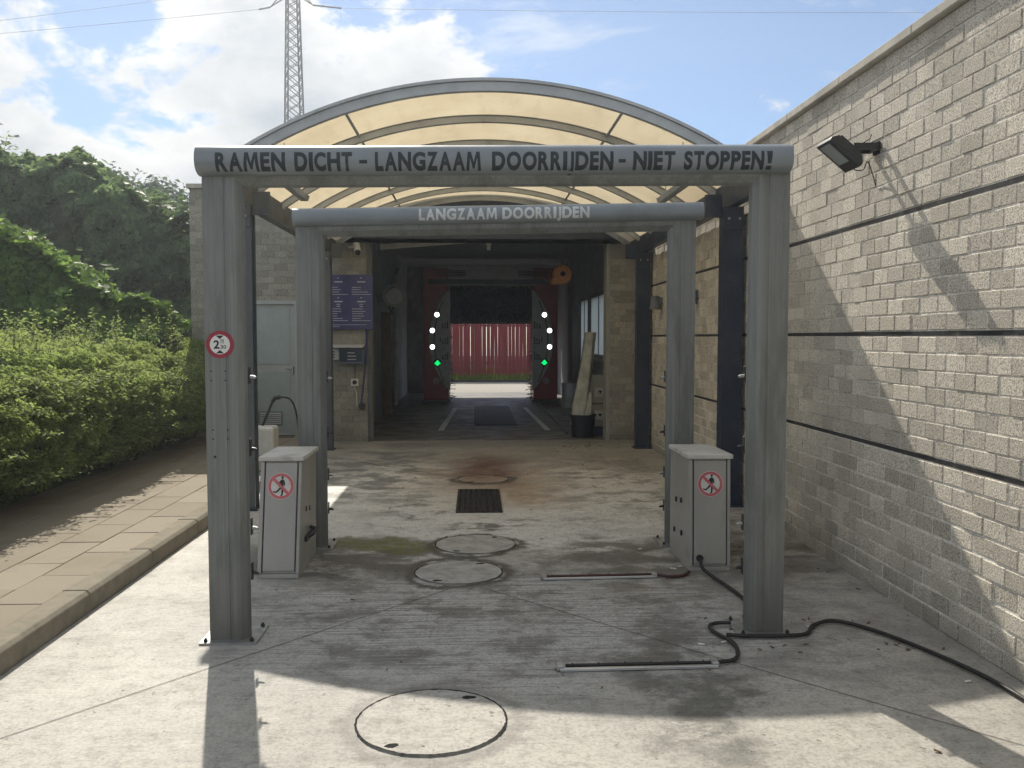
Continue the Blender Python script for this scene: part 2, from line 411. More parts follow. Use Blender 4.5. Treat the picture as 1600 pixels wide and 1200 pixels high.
# ------------------------------------------------------------------ mesh builder
class MB:
    def __init__(s): s.v = []; s.f = []; s.sm = []

    def _add(s, vs, fs, smooth=False):
        o = len(s.v); s.v += [tuple(p) for p in vs]
        for f in fs: s.f.append([i + o for i in f]); s.sm.append(smooth)
        return s

    def box(s, x0, x1, y0, y1, z0, z1):
        vs = [(x, y, z) for z in (z0, z1) for y in (y0, y1) for x in (x0, x1)]
        return s._add(vs, [(0, 2, 3, 1), (4, 5, 7, 6), (0, 1, 5, 4), (2, 6, 7, 3), (0, 4, 6, 2), (1, 3, 7, 5)])

    def obox(s, c, ax, ay, az):
        c = Vector(c); ax, ay, az = Vector(ax), Vector(ay), Vector(az)
        vs = [c + ax * i + ay * j + az * k for k in (-1, 1) for j in (-1, 1) for i in (-1, 1)]
        return s._add(vs, [(0, 2, 3, 1), (4, 5, 7, 6), (0, 1, 5, 4), (2, 6, 7, 3), (0, 4, 6, 2), (1, 3, 7, 5)])

    def bar(s, a, b, wd, ht=None, up=(0, 0, 1)):
        a, b = Vector(a), Vector(b); d = (b - a); L = d.length; d.normalize(); up = Vector(up)
        if abs(d.dot(up)) > 0.98: up = Vector((0, 1, 0))
        sd_ = d.cross(up).normalized(); u = sd_.cross(d)
        return s.obox((a + b) / 2, d * L / 2, sd_ * wd / 2, u * (ht or wd) / 2)

    def prism(s, pts, axis, a0, a1, smooth=False):
        """polygon pts (2D) extruded along axis 'x','y','z' from a0 to a1"""
        def P(p, a):
            return {'x': (a, p[0], p[1]), 'y': (p[0], a, p[1]), 'z': (p[0], p[1], a)}[axis]
        k = len(pts); vs = [P(p, a0) for p in pts] + [P(p, a1) for p in pts]
        s._add(vs, [list(range(k))[::-1], list(range(k, 2 * k))])
        o = len(s.v); s.v += vs
        for i in range(k):
            j = (i + 1) % k; s.f.append([o + i, o + j, o + k + j, o + k + i]); s.sm.append(smooth)
        return s

    def tube(s, pts, r, n=8, caps=True):
        P = [Vector(p) for p in pts]; rings = []; rr = r if isinstance(r, (list, tuple)) else [r] * len(P)
        prev = None
        for i, p in enumerate(P):
            t = (P[min(i + 1, len(P) - 1)] - P[max(i - 1, 0)]).normalized()
            if prev is None:
                a = Vector((0, 0, 1)) if abs(t.z) < 0.9 else Vector((1, 0, 0))
                u = t.cross(a).normalized()
            else: u = (prev - t * prev.dot(t)).normalized()
            prev = u; v = t.cross(u)
            rings.append([p + (u * math.cos(2 * math.pi * k / n) + v * math.sin(2 * math.pi * k / n)) * rr[i] for k in range(n)])
        vs = [q for rg in rings for q in rg]; fs = []
        for i in range(len(P) - 1):
            for k in range(n):
                fs.append((i * n + k, i * n + (k + 1) % n, (i + 1) * n + (k + 1) % n, (i + 1) * n + k))
        s._add(vs, fs, True)
        if caps: s._add(rings[0], [list(range(n))[::-1]]); s._add(rings[-1], [list(range(n))])
        return s

    def cyl(s, c, r, h, axis='z', n=24, r2=None):
        c = Vector(c); d = {'x': Vector((1, 0, 0)), 'y': Vector((0, 1, 0)), 'z': Vector((0, 0, 1))}[axis]
        return s.tube([c - d * h / 2, c + d * h / 2], [r, r if r2 is None else r2], n)

    def ring(s, c, r0, r1, h, axis='y', n=40):
        c = Vector(c)
        def P(r, a, t):
            x, y = r * math.cos(a), r * math.sin(a)
            return c + {'y': Vector((x, t, y)), 'z': Vector((x, y, t)), 'x': Vector((t, x, y))}[axis]
        vs = []
        for i in range(n):
            a = 2 * math.pi * i / n
            vs += [P(r0, a, -h / 2), P(r1, a, -h / 2), P(r1, a, h / 2), P(r0, a, h / 2)]
        fs = []
        for i in range(n):
            j = (i + 1) % n
            for k in range(4): fs.append((4 * i + k, 4 * i + (k + 1) % 4, 4 * j + (k + 1) % 4, 4 * j + k))
        return s._add(vs, fs)

    def mesh(s, name):
        me = bpy.data.meshes.new(name); me.from_pydata(s.v, [], s.f)
        me.polygons.foreach_set('use_smooth', s.sm)
        bm = bmesh.new(); bm.from_mesh(me); bmesh.ops.recalc_face_normals(bm, faces=bm.faces); bm.to_mesh(me); bm.free()
        me.update(); return me

    def build(s, name, m, parent=None, bevel=0.0, seg=2):
        me = s.mesh(name)
        if bevel:
            bm = bmesh.new(); bm.from_mesh(me); bmesh.ops.remove_doubles(bm, verts=bm.verts, dist=1e-5)
            ed = [e for e in bm.edges if len(e.link_faces) == 2 and e.calc_face_angle(0) > 0.6]
            bmesh.ops.bevel(bm, geom=ed, offset=bevel, segments=seg, affect='EDGES', profile=0.6, clamp_overlap=True)
            bm.to_mesh(me); bm.free()
        o = bpy.data.objects.new(name, me); COL.objects.link(o)
        me.materials.append(M[m]); o.parent = parent
        return o


def tag(o, label=None, cat=None, group=None, kind=None):
    if label: o['label'] = label
    if cat: o['category'] = cat
    if group: o['group'] = group
    if kind: o['kind'] = kind
    return o


def empty(name, label, cat, loc=(0, 0, 0), group=None):
    o = bpy.data.objects.new(name, None); COL.objects.link(o); o.empty_display_size = 0.2
    return tag(o, label, cat, group)


def link_mesh(name, me, parent=None, loc=(0, 0, 0)):
    o = bpy.data.objects.new(name, me); COL.objects.link(o); o.parent = parent; o.location = loc; return o


def smooth_curve(pts, k=8):
    P = [Vector(p) for p in pts]; out = []
    P = [2 * P[0] - P[1]] + P + [2 * P[-1] - P[-2]]
    for i in range(1, len(P) - 2):
        for j in range(k):
            t = j / k; a, b, c, d_ = P[i - 1], P[i], P[i + 1], P[i + 2]
            out.append(0.5 * ((2 * b) + (c - a) * t + (2 * a - 5 * b + 4 * c - d_) * t * t + (3 * b - a - 3 * c + d_) * t ** 3))
    out.append(P[-2]); return out


# ================================================================== THE SETTING
FAC = 13.5            # facade plane
WX = 2.53             # face of the right-hand wall
KX = -2.25            # kerb face
tag(MB().box(-72, 72, -30, 78, -0.6, -0.05).build('ground', 'soil'), kind='structure')
# forecourt slab with round holes is one sheet; covers sit on it
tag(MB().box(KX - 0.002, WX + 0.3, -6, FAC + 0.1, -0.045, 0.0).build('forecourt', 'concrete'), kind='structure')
fore = bpy.data.objects['forecourt']
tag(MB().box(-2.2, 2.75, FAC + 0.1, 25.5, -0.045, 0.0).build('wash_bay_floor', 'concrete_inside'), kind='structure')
bay_floor = bpy.data.objects['wash_bay_floor']
tag(MB().box(-40, 40, 25.5, 31.2, -0.045, -0.004).build('road', 'asphalt'), kind='structure')
MB().box(-40, 40, 31.2, 31.35, -0.045, 0.08).build('kerb', 'black_strip', bpy.data.objects['road'])
tag(MB().box(-60, 60, 31.35, 70, -0.04, 0.02).build('verge', 'soil'), kind='structure')

# saw-cut joints
def joint(pts, wd=0.008, parent=fore):
    for a, b in zip(pts[:-1], pts[1:]):
        a = Vector((*a, 0.003)); b = Vector((*b, 0.003)); dd = (b - a).normalized(); s_ = Vector((-dd.y, dd.x, 0)) * wd / 2
        m_ = MB(); m_._add([a - s_, b - s_, b + s_, a + s_], [(0, 1, 2, 3)]); m_.build('joint', 'sealant', parent)


joint([(-2.2, 3.14), (-1.295, 4.216), (-0.18, 5.50)], 0.0045)
joint([(0.02, 5.55), (1.151, 4.312), (2.45, 2.95)], 0.0045)
joint([(-0.20, 9.95), (-1.55, 11.3)], 0.007); joint([(0.36, 9.95), (1.7, 11.4)], 0.007)

# pavement
pave = tag(MB().box(-4.3, -2.40, -6, FAC - 0.05, -0.045, 0.075).build('pavement', 'slab_bed'), kind='structure')
slab_me = MB().box(-0.1465, 0.1465, -0.2965, 0.2965, 0, 0.043)
slab_o = slab_me.build('paving_slab', 'slab', pave, bevel=0.003, seg=1)
first = True
for r_ in range(6):
    xc = -2.402 - 0.15 - 0.30 * r_
    y = 2.2 + (0.3 if r_ % 2 else 0)
    while y < FAC - 0.4:
        o = slab_o if first else slab_o.copy()
        if not first: COL.objects.link(o)
        first = False
        o.location = (xc, y, 0.076 + rnd.uniform(-0.002, 0.002)); o.rotation_euler = (rnd.uniform(-.004, .004), rnd.uniform(-.004, .004), rnd.uniform(-.004, .004))
        y += 0.60
kerb_o = MB().prism([(-0.15, 0.0), (0.0, 0.0), (0.0, 0.105), (-0.022, 0.127), (-0.15, 0.127)], 'y', 0.004, 0.992).build('kerb_stone', 'kerb', pave, bevel=0.004, seg=1)
first = True
for i in range(8):
    o = kerb_o if first else kerb_o.copy()
    if not first: COL.objects.link(o)
    first = False
    o.location = (KX + rnd.uniform(-.003, .003), 2.12 + i - 0.98, 0.0 + rnd.uniform(-0.002, 0.002))
MB().box(-2.40, KX, 9.12, FAC - 0.05, 0, 0.10).build('ramp_edge', 'kerb', pave)

# ================================================================== BRICKWORK
def course_rows(z0, rows, bands, pitch):
    """yield z of each course bottom, skipping bands"""
    z = z0; out = []
    for b in bands + [None]:
        k = rows.pop(0)
        for _ in range(k): out.append(z); z += pitch
        if b: z += b
    return out


BL, BP, BH, CP = 0.185, 0.195, 0.0885, 0.0965
wall = empty('brick_wall', 'long speckled beige brick wall with dark horizontal strips along the right side', 'wall', (WX, 6, 0))
Y0W, Y1W = -2.0, FAC
MB().box(WX + 0.0065, WX + 0.30, Y0W, Y1W, -0.04, 3.325).build('mortar_bed', 'mortar', wall)
bandz = [0.922, 1.621, 2.336]; BHH = 0.030
zs = []
segs = [(-0.004, bandz[0] - BHH / 2), (bandz[0] + BHH / 2, bandz[1] - BHH / 2), (bandz[1] + BHH / 2, bandz[2] - BHH / 2), (bandz[2] + BHH / 2, 3.325)]
for a, b in segs:
    k = round((b - a) / 0.0978); p_ = (b - a) / k
    for i in range(k): zs.append((a + i * p_, p_))
cand = []
for r_, (z, p_) in enumerate(zs):
    y = Y0W + (BP / 2 if r_ % 2 else 0)
    while y + BL < Y1W:
        dY = y + BL / 2
        vis = 3.85 < dY < 5.95 and not (dY < 4.6 and z > 1.6 + (dY * 0.41))
        cand.append((y + rnd.uniform(-.003, .003), z + p_ / 2 + rnd.uniform(-.002, .002), vis, dY)); y += BP
cand.sort(key=lambda t: (not t[2], t[3]))
bmesh_brick = MB().box(0, 0.05, -BL / 2, BL / 2, -BH / 2, BH / 2)
bo = bmesh_brick.build('brick', 'brick', wall, bevel=0.0035, seg=1)
many = MB(); cnt = 0
for (y, zc, vis, dY) in cand:
    px = WX + rnd.uniform(-0.003, 0.004); yc = y + BL / 2
    if cnt < 300 and vis:
        o = bo if cnt == 0 else bo.copy()
        if cnt: COL.objects.link(o)
        o.location = (px, yc, zc); o.rotation_euler = (rnd.uniform(-.006, .006), rnd.uniform(-.01, .01), rnd.uniform(-.012, .012)); cnt += 1
    else:
        many.box(px, px + 0.03, yc - BL / 2, yc + BL / 2, zc - BH / 2, zc + BH / 2)
o = many.build('brickwork', 'brick_many', wall); o['kind'] = 'stuff'
for bz in bandz:
    MB().box(WX + 0.004, WX + 0.02, Y0W, Y1W, bz - BHH / 2 + 0.002, bz + BHH / 2 - 0.002).build('joint_strip', 'black_strip', wall)
yy = Y0W
cop = MB().box(WX - 0.045, WX + 0.34, 0.003, 0.997, 3.327, 3.385).build('coping_stone', 'coping', wall, bevel=0.006, seg=1)
for i in range(15):
    o = cop if i == 0 else cop.copy()
    if i: COL.objects.link(o)
    o.location = (0, Y0W + i + rnd.uniform(-.002, .002), rnd.uniform(-.002, .002))

# ---------------------------------------------------------------- building
bld = empty('car_wash_building', 'low brick car wash hall with a dark drive-through bay', 'building', (0, FAC, 0))
XL = -4.30; OPL, OPR = -1.60, 2.02; ZT = 3.83; BACK = 25.5
DOX0, DOX1, DOZ = -3.62, -2.70, 2.16
fwl = MB().box(XL + 0.01, DOX0, FAC + 0.0065, FAC + 0.3, -0.04, ZT)
fwl.box(DOX1, OPL, FAC + 0.0065, FAC + 0.3, -0.04, ZT).box(DOX0, DOX1, FAC + 0.0065, FAC + 0.3, DOZ, ZT)
facade = fwl.build('facade_wall', 'mortar_grey', bld)
pier = MB().box(OPR, WX + 0.30, FAC + 0.0065, FAC + 0.3, -0.04, ZT).build('pier', 'mortar_grey', bld)
cand = []
z = 0.01; r_ = 0
while z + BH < ZT:
    spans = [(XL, OPL - 0.056), (OPR + 0.056, WX + 0.3)] if z > DOZ else [(XL, DOX0), (DOX1, OPL - 0.056), (OPR + 0.056, WX + 0.3)]
    for a, b in spans:
        x = XL - BP + (BP / 2 if r_ % 2 else 0)
        while x < b:
            x0, x1 = max(x, a), min(x + BL, b)
            if x1 - x0 > 0.03:
                xc = (x0 + x1) / 2; vis = (-2.75 < xc < -1.6 or 2.0 < xc < 2.5 or (xc < -2.6 and z > 2.1)) and z < 3.75
                if xc < -3.45: vis = xc < -3.9 and z > 1.3
                cand.append((xc, z + BH / 2, vis, x1 - x0))
            x += BP
    z += CP; r_ += 1
fbs = MB().box(-BL / 2, BL / 2, 0, 0.03, -BH / 2, BH / 2).build('brick', 'facade_brick', facade, bevel=0.003, seg=1)
manyl, manyr = MB(), MB(); cnt = 0
vis_c = [c_ for c_ in cand if c_[2]]
vis_c.sort(key=lambda t: 0 if (-2.6 < t[0] < -1.6 or t[0] > 2) and t[1] < 3.1 else 1)
pick = set(id(c_) for c_ in vis_c[:300])
for c_ in cand:
    if id(c_) in pick:
        o = fbs if cnt == 0 else fbs.copy()
        if cnt: COL.objects.link(o)
        o.parent = facade if c_[0] < 0 else pier
        o.scale = (c_[3] / BL, 1, 1)
        o.location = (c_[0], FAC + rnd.uniform(-.004, .004), c_[1]); cnt += 1
    else: (manyl if c_[0] < 0 else manyr).box(c_[0] - c_[3] / 2, c_[0] + c_[3] / 2, FAC + rnd.uniform(-.004, .004), FAC + 0.02, c_[1] - BH / 2, c_[1] + BH / 2)
o = manyl.build('brickwork', 'facade_brick_many', facade); o['kind'] = 'stuff'
o = manyr.build('brickwork', 'facade_brick_many', pier); o['kind'] = 'stuff'
# half bricks closing the piers at the bay and the left corner
MB().box(OPL - 0.055, OPL - 0.002, FAC - 0.012, FAC + 0.32, 0, 3.3).build('edge_trim', 'dark_steel', facade)
MB().box(OPR + 0.002, OPR + 0.055, FAC - 0.012, FAC + 0.32, 0, 3.3).build('edge_trim', 'interior_light', pier)
MB().box(XL - 0.03, WX + 0.34, FAC - 0.05, FAC + 0.36, ZT + 0.002, ZT + 0.07).build('coping', 'coping', bld, bevel=0.006, seg=1)
MB().box(XL, XL + 0.28, FAC + 0.32, BACK, -0.04, ZT - 0.01).build('side_wall', 'facade_brick_many', bld)
MB().box(XL + 0.3, 2.70, FAC + 0.31, BACK + 0.3, 3.62, 3.80).build('roof', 'roof_felt', bld)
# bay interior
MB().box(-2.15, -1.95, FAC + 0.31, BACK, 0, 3.61).build('bay_wall', 'interior_wall', bld)
rw = MB()
IRX = 2.36
for (y0, y1, z0, z1) in ((FAC + .31, 15.6, 0, 3.6), (15.6, 17.9, 0, 1.20), (15.6, 19.6, 2.46, 3.6), (17.9, 18.3, 0, 2.46), (18.3, 19.6, 0, 0.10), (19.6, BACK, 0, 3.6)):
    rw.box(IRX, IRX + 0.2, y0 + .001, y1 - .001, z0, z1)
rw.build('bay_wall', 'interior_wall', bld)
MB().box(-2.15, 2.6, FAC + 0.31, BACK, 3.612, 3.618).build('bay_ceiling', 'interior_ceiling', bld)
MB().box(-2.14, 2.7, FAC + 0.06, FAC + 0.30, 3.10, 3.60).build('lintel', 'machine_dark', bld)
bw = MB().box(-2.15, -1.15, BACK - 0.2, BACK, 0, 3.6).box(2.05, 2.6, BACK - 0.2, BACK, 0, 3.6).box(-1.15, 2.05, BACK - 0.2, BACK, 2.6, 3.6)
bw.build('back_wall', 'interior_wall', bld)
rd = None
for i in range(5):
    z1 = 1.98 + i * 0.2
    MB().box(-1.12, 2.02, BACK - 0.32, BACK - 0.24, z1, z1 + 0.194).build('door_slat', 'machine_dark', bld)
# dark gable panel above the bay under the vault
gp = [(OPL - 0.55, 3.06), (OPR + 0.5, 3.06)]
# windows on the bay's right wall
def window(y0, y1, z0, z1, n=2):
    wf = MB().box(IRX - 0.008, IRX + 0.10, y0, y1, z0, z0 + 0.06).box(IRX - 0.008, IRX + 0.10, y0, y1, z1 - 0.06, z1)
    for i in range(n + 1):
        yc = y0 + (y1 - y0) * i / n
        wf.box(IRX - 0.010, IRX + 0.102, max(y0, yc - 0.035), min(y1, yc + 0.035), z0 + .001, z1 - .001)
    f_ = wf.build('window', 'window_frame', bld)
    for i in range(n):
        a = y0 + (y1 - y0) * i / n + 0.035; b = y0 + (y1 - y0) * (i + 1) / n - 0.035
        MB().box(IRX - 0.004, IRX + 0.006, a, b, z0 + 0.06, z1 - 0.06).build('pane', 'frosted_glass', f_)
    MB().box(IRX - 0.07, IRX + 0.0, y0 - .02, y1 + .02, z0 - 0.05, z0 - 0.005).build('sill', 'interior_light', f_)


window(15.62, 17.88, 1.21, 2.45, 2); window(18.32, 19.58, 0.11, 2.45, 2)
# white lines on the bay floor
for a, b in (((-0.60, 15.0), (-0.455, 19.9)), ((1.24, 15.0), (1.12, 19.9))):
    m_ = MB(); m_._add([(a[0] - .05, a[1], .004), (a[0] + .05, a[1], .004), (b[0] + .05, b[1], .004), (b[0] - .05, b[1], .004)], [(0, 1, 2, 3)])
    m_.build('guide_line', 'white_paint', bay_floor)
m_ = MB().box(1.50, 1.53, 14.4, 21.0, 0, 0.03); m_.build('guide_rail', 'machine_dark', bay_floor)

# service door in the facade
door = empty('service_door', 'pale grey-green metal door with a vent grille in the brick facade', 'door', ((DOX0 + DOX1) / 2, FAC, 0))
fr = MB().box(DOX0 + .002, DOX0 + 0.06, FAC - 0.006, FAC + 0.10, 0.08, DOZ - .002).box(DOX1 - 0.06, DOX1 - .002, FAC - 0.006, FAC + 0.10, 0.08, DOZ - .002).box(DOX0 + 0.0605, DOX1 - 0.0605, FAC - 0.006, FAC + 0.10, DOZ - 0.06, DOZ - .002)
fr.build('frame', 'door_frame', door)
leaf = MB().box(DOX0 + 0.065, DOX1 - 0.065, FAC + 0.03, FAC + 0.07, 0.10, DOZ - 0.065)
lf = leaf.build('door_leaf', 'door_frame', door)
MB().box(DOX0 + 0.12, DOX1 - 0.13, FAC + 0.022, FAC + 0.029, 1.19, DOZ - 0.12).build('door_panel', 'door_paint', lf, bevel=0.004)
MB().box(DOX0 + 0.12, DOX1 - 0.13, FAC + 0.022, FAC + 0.029, 0.16, 1.08).build('door_panel', 'door_paint', lf, bevel=0.004)
vb = MB().box(-3.32, -2.95, FAC + 0.012, FAC + 0.0215, 0.25, 0.47)
vo = vb.build('vent_grille', 'grille', lf)
for i in range(6): MB().obox((-3.135, FAC + 0.006, 0.285 + i * 0.03), (0.16, 0, 0), (0, 0.007, 0.008), (0, 0.001, -0.0015)).build('slat', 'door_frame', lf)
MB().box(-2.80, -2.775, FAC - 0.03, FAC + 0.029, 1.04, 1.16).box(-2.90, -2.80, FAC - 0.03, FAC - 0.012, 1.115, 1.14).build('handle', 'galv', lf, bevel=0.004)
MB().box(DOX0, DOX1, FAC - 0.06, FAC + 0.2, 0.0, 0.085).build('threshold', 'kerb', door)

# ================================================================== CANOPY
can = empty('barrel_canopy', 'arched canopy of cream polycarbonate on steel ribs above the drive', 'canopy', (0.12, 8.2, 0))
CX, AP, FT, HW = 0.13, 3.74, 3.03, 2.245
SG = AP - FT; RAD = (HW * HW + SG * SG) / (2 * SG); CZ = AP - RAD
TH = math.asin(HW / RAD)
def arc(t, r=0.0): return (CX + (RAD + r) * math.sin(t), CZ + (RAD + r) * math.cos(t))
def arch(name, y0, y1, r0, r1, m, n=48, parent=can):
    mb = MB(); vs = []; fs = []
    for i in range(n + 1):
        t = -TH + 2 * TH * i / n
        a = arc(t, r0); b = arc(t, r1)
        vs += [(a[0], y0, a[1]), (b[0], y0, b[1]), (b[0], y1, b[1]), (a[0], y1, a[1])]
    for i in range(n):
        for k in range(4): fs.append((4 * i + k, 4 * i + (k + 1) % 4, 4 * i + 4 + (k + 1) % 4, 4 * i + 4 + k))
    mb._add(vs, fs); mb._add(vs[:4], [(0, 1, 2, 3)]); mb._add(vs[-4:], [(3, 2, 1, 0)])
    return mb.build(name, m, parent)


YA = [7.55, 8.62, 9.68, 10.70, 11.70, 12.60, 13.42]
arch('front_arch', 7.47, 7.53, -0.075, 0.0, 'grey_steel'); arch('front_edge', 7.45, 7.56, 0.004, 0.028, 'grey_steel')
for y in YA[1:-1]:
    arch('rib', y - 0.03, y + 0.03, -0.062, -0.004, 'grey_steel')
    arch('clamp_strip', y - 0.035, y + 0.035, 0.008, 0.022, 'galv')
arch('rib', 13.36, 13.44, -0.08, -0.004, 'grey_steel')
PT = [-1.0, -0.53, 0.49, 1.0]
for bi in range(len(YA) - 1):
    for pi_ in range(len(PT) - 1):
        n_ = 10 if pi_ != 1 else 20; vs = []; fs = []
        for i in range(n_ + 1):
            t = TH * (PT[pi_] + (PT[pi_ + 1] - PT[pi_]) * i / n_); a = arc(t, 0.002)
            vs += [(a[0], YA[bi] + 0.002, a[1]), (a[0], YA[bi + 1] - 0.002, a[1])]
        for i in range(n_): fs.append((2 * i, 2 * i + 1, 2 * i + 3, 2 * i + 2))
        mb = MB(); mb._add(vs, fs, True); mb.build('panel', 'polycarbonate', can)
for pt in PT[1:-1]:
    t = TH * pt
    for bi in range(len(YA) - 1):
        a = arc(t, -0.012); tx = Vector((math.cos(t), 0, -math.sin(t))); nz = Vector((math.sin(t), 0, math.cos(t)))
        MB().obox((a[0], (YA[bi] + YA[bi + 1]) / 2, a[1]), tx * 0.012, (0, (YA[bi + 1] - YA[bi]) / 2 - 0.032, 0), nz * 0.010).build('glazing_bar', 'grey_steel', can)
CLX, CRX = -2.13, 2.40
for x in (CLX, CRX):
    e_ = MB().box(x - 0.045, x + 0.045, 7.42, 13.46, 2.815, 3.045)
    e_.build('eave_beam', 'navy_steel' if x > 0 else 'dark_steel', can)
MB().box(CLX - 0.10, CLX - 0.05, 7.44, 13.46, 2.98, 3.07).build('gutter', 'grey_steel', can)
for x in (CLX, CRX):
    for y in (8.2, 12.55):
        c_ = MB().box(x - 0.095, x + 0.095, y - 0.075, y - 0.062, 0.0, 2.81).box(x - 0.095, x + 0.095, y + 0.062, y + 0.075, 0.0, 2.81).box(x - 0.010, x + 0.010, y - 0.062, y + 0.062, 0, 2.81)
        c_.box(x - 0.094, x - 0.0205, y - 0.0615, y + 0.0615, 0, 2.80)
        co = c_.build('column', 'navy_steel' if x > 0 else 'dark_steel', can)
        MB().box(x - 0.13, x + 0.12, y - 0.11, y + 0.11, 0.001, 0.014).build('base_plate', 'navy_steel', co)
        sgn = 1 if x < 0 else -1
        MB().box(x - 0.09, x + 0.09, y - 0.090, y - 0.0755, 2.60, 2.812).box(min(x + sgn * .095, x + sgn * .25), max(x + sgn * .095, x + sgn * .25), y - 0.02, y + 0.02, 2.72, 2.93).build('bracket', 'navy_steel' if x > 0 else 'dark_steel', co)
        for bx in (-0.05, 0.05): MB().cyl((x + bx, y - 0.095, 2.70), 0.012, 0.016, 'y', 8).build('bolt', 'galv', co)
# tie bar along each side: linear luminaires
for x, lab in ((-1.66, 'thin grey linear light under the canopy, left side'), (1.84, 'thin grey linear light under the canopy, right side')):
    r_ = empty('canopy_light', lab, 'light', (x, 8.1, 2.95), 'linear lights under the canopy')
    b_ = MB().prism([(x - .05, 2.97), (x + .05, 2.97), (x + .035, 2.925), (x - .035, 2.925)], 'y', 7.62, 8.68).build('housing', 'grey_steel', r_, bevel=0.004)
    MB().box(x - .02, x + .02, 7.66, 8.64, 2.918, 2.9245).build('diffuser', 'interior_light', r_)
    for yy in (7.8, 8.5): MB().tube([(x, yy, 2.97), (x, yy, arc(math.asin((x - CX) / RAD))[1] - 0.02)], 0.005, 6).build('hanger', 'galv', r_)
# gable panel closing the vault at the facade
vs = []; n_ = 40
pts = [arc(-TH + 2 * TH * i / n_, -0.082) for i in range(n_ + 1)]
MB().prism([(-2.0, 3.085)] + [p_ for p_ in pts if -2.0 < p_[0] < 2.30] + [(2.30, 3.085)], 'y', 13.375, 13.43).build('gable_panel', 'navy_steel', can)

# ================================================================== GANTRIES
font = None
def text_mesh(body, bold=0.02):
    cu = bpy.data.curves.new('t', 'FONT'); cu.body = body; cu.size = 1.0; cu.offset = bold; cu.resolution_u = 6
    cu.space_character = 1.05
    ob = bpy.data.objects.new('t', cu); COL.objects.link(ob)
    bpy.context.view_layer.update()
    dg = bpy.context.evaluated_depsgraph_get()
    me = bpy.data.meshes.new_from_object(ob.evaluated_get(dg))
    bpy.data.objects.remove(ob); bpy.data.curves.remove(cu)
    return me


GW = dict(R=.62, A=.70, M=.84, E=.50, N=.74, D=.74, I=.235, C=.66, H=.74, T=.60, L=.46, G=.74, Z=.62, O=.80, J=.30, S=.50, P=.56)
GM = [(0.0, 0), (0.09, 1), (0.32, 1), (0.5, 0.42), (0.68, 1), (0.91, 1), (1.0, 0), (0.80, 0), (0.745, 0.66), (0.565, 0.10), (0.435, 0.10), (0.255, 0.66), (0.20, 0)]
GX = [[(0.15, 1), (0.85, 1), (0.72, 0.30), (0.28, 0.30)], [(0.18, 0), (0.82, 0), (0.82, 0.18), (0.18, 0.18)]]


def glyph_bm(ch, bold):
    bm = bmesh.new()
    if ch in 'M!-':
        for poly in ([GM] if ch == 'M' else GX if ch == '!' else [[(0, 0), (1, 0), (1, 1), (0, 1)]]):
            bm.faces.new([bm.verts.new((x, y, 0)) for x, y in poly])
        bmesh.ops.triangulate(bm, faces=bm.faces)
        return bm
    me = text_mesh(ch, bold); bm.from_mesh(me); bpy.data.meshes.remove(me)
    xs = [v.co.x for v in bm.verts]; ys = [v.co.y for v in bm.verts]
    a, b, c, d_ = min(xs), max(xs), min(ys), max(ys)
    for v in bm.verts:
        v.co.x = (v.co.x - a) / (b - a); v.co.y = (v.co.y - c) / (d_ - c)
        if ch == 'J': v.co.y = -0.2 + v.co.y * 1.2
    return bm


def text_fit(body, x0, x1, z0, z1, ymap, tilt, m, parent, bold=0.03, name='lettering', cuts=8, cap=None):
    gap = 0.075; ws = [GW.get(ch, .5) for ch in body]; tot = sum(ws) + gap * (len(body) - 1); k = (x1 - x0) / tot
    V = []; F = []; x = x0
    for ch, w_ in zip(body, ws):
        bm = glyph_bm(ch, bold)
        for v in bm.verts: v.co = (x + v.co.x * w_ * k, z0 + v.co.y * (z1 - z0), 0)
        for i in range(-2, cuts):
            if i == 0 and ch != 'J' or not cuts: continue
            zc = z0 + (z1 - z0) * i / cuts
            bmesh.ops.bisect_plane(bm, geom=bm.verts[:] + bm.edges[:] + bm.faces[:], plane_co=(0, zc, 0), plane_no=(0, 1, 0))
        bm.verts.ensure_lookup_table(); bm.verts.index_update(); o_ = len(V)
        V += [(v.co.x, ymap(v.co.y), v.co.y + tilt(v.co.x)) for v in bm.verts]; F += [[v.index + o_ for v in f.verts] for f in bm.faces]
        bm.free(); x += (w_ + gap) * k
    me = bpy.data.meshes.new(name); me.from_pydata(V, [], F); me.materials.append(M[m])
    return link_mesh(name, me, parent)


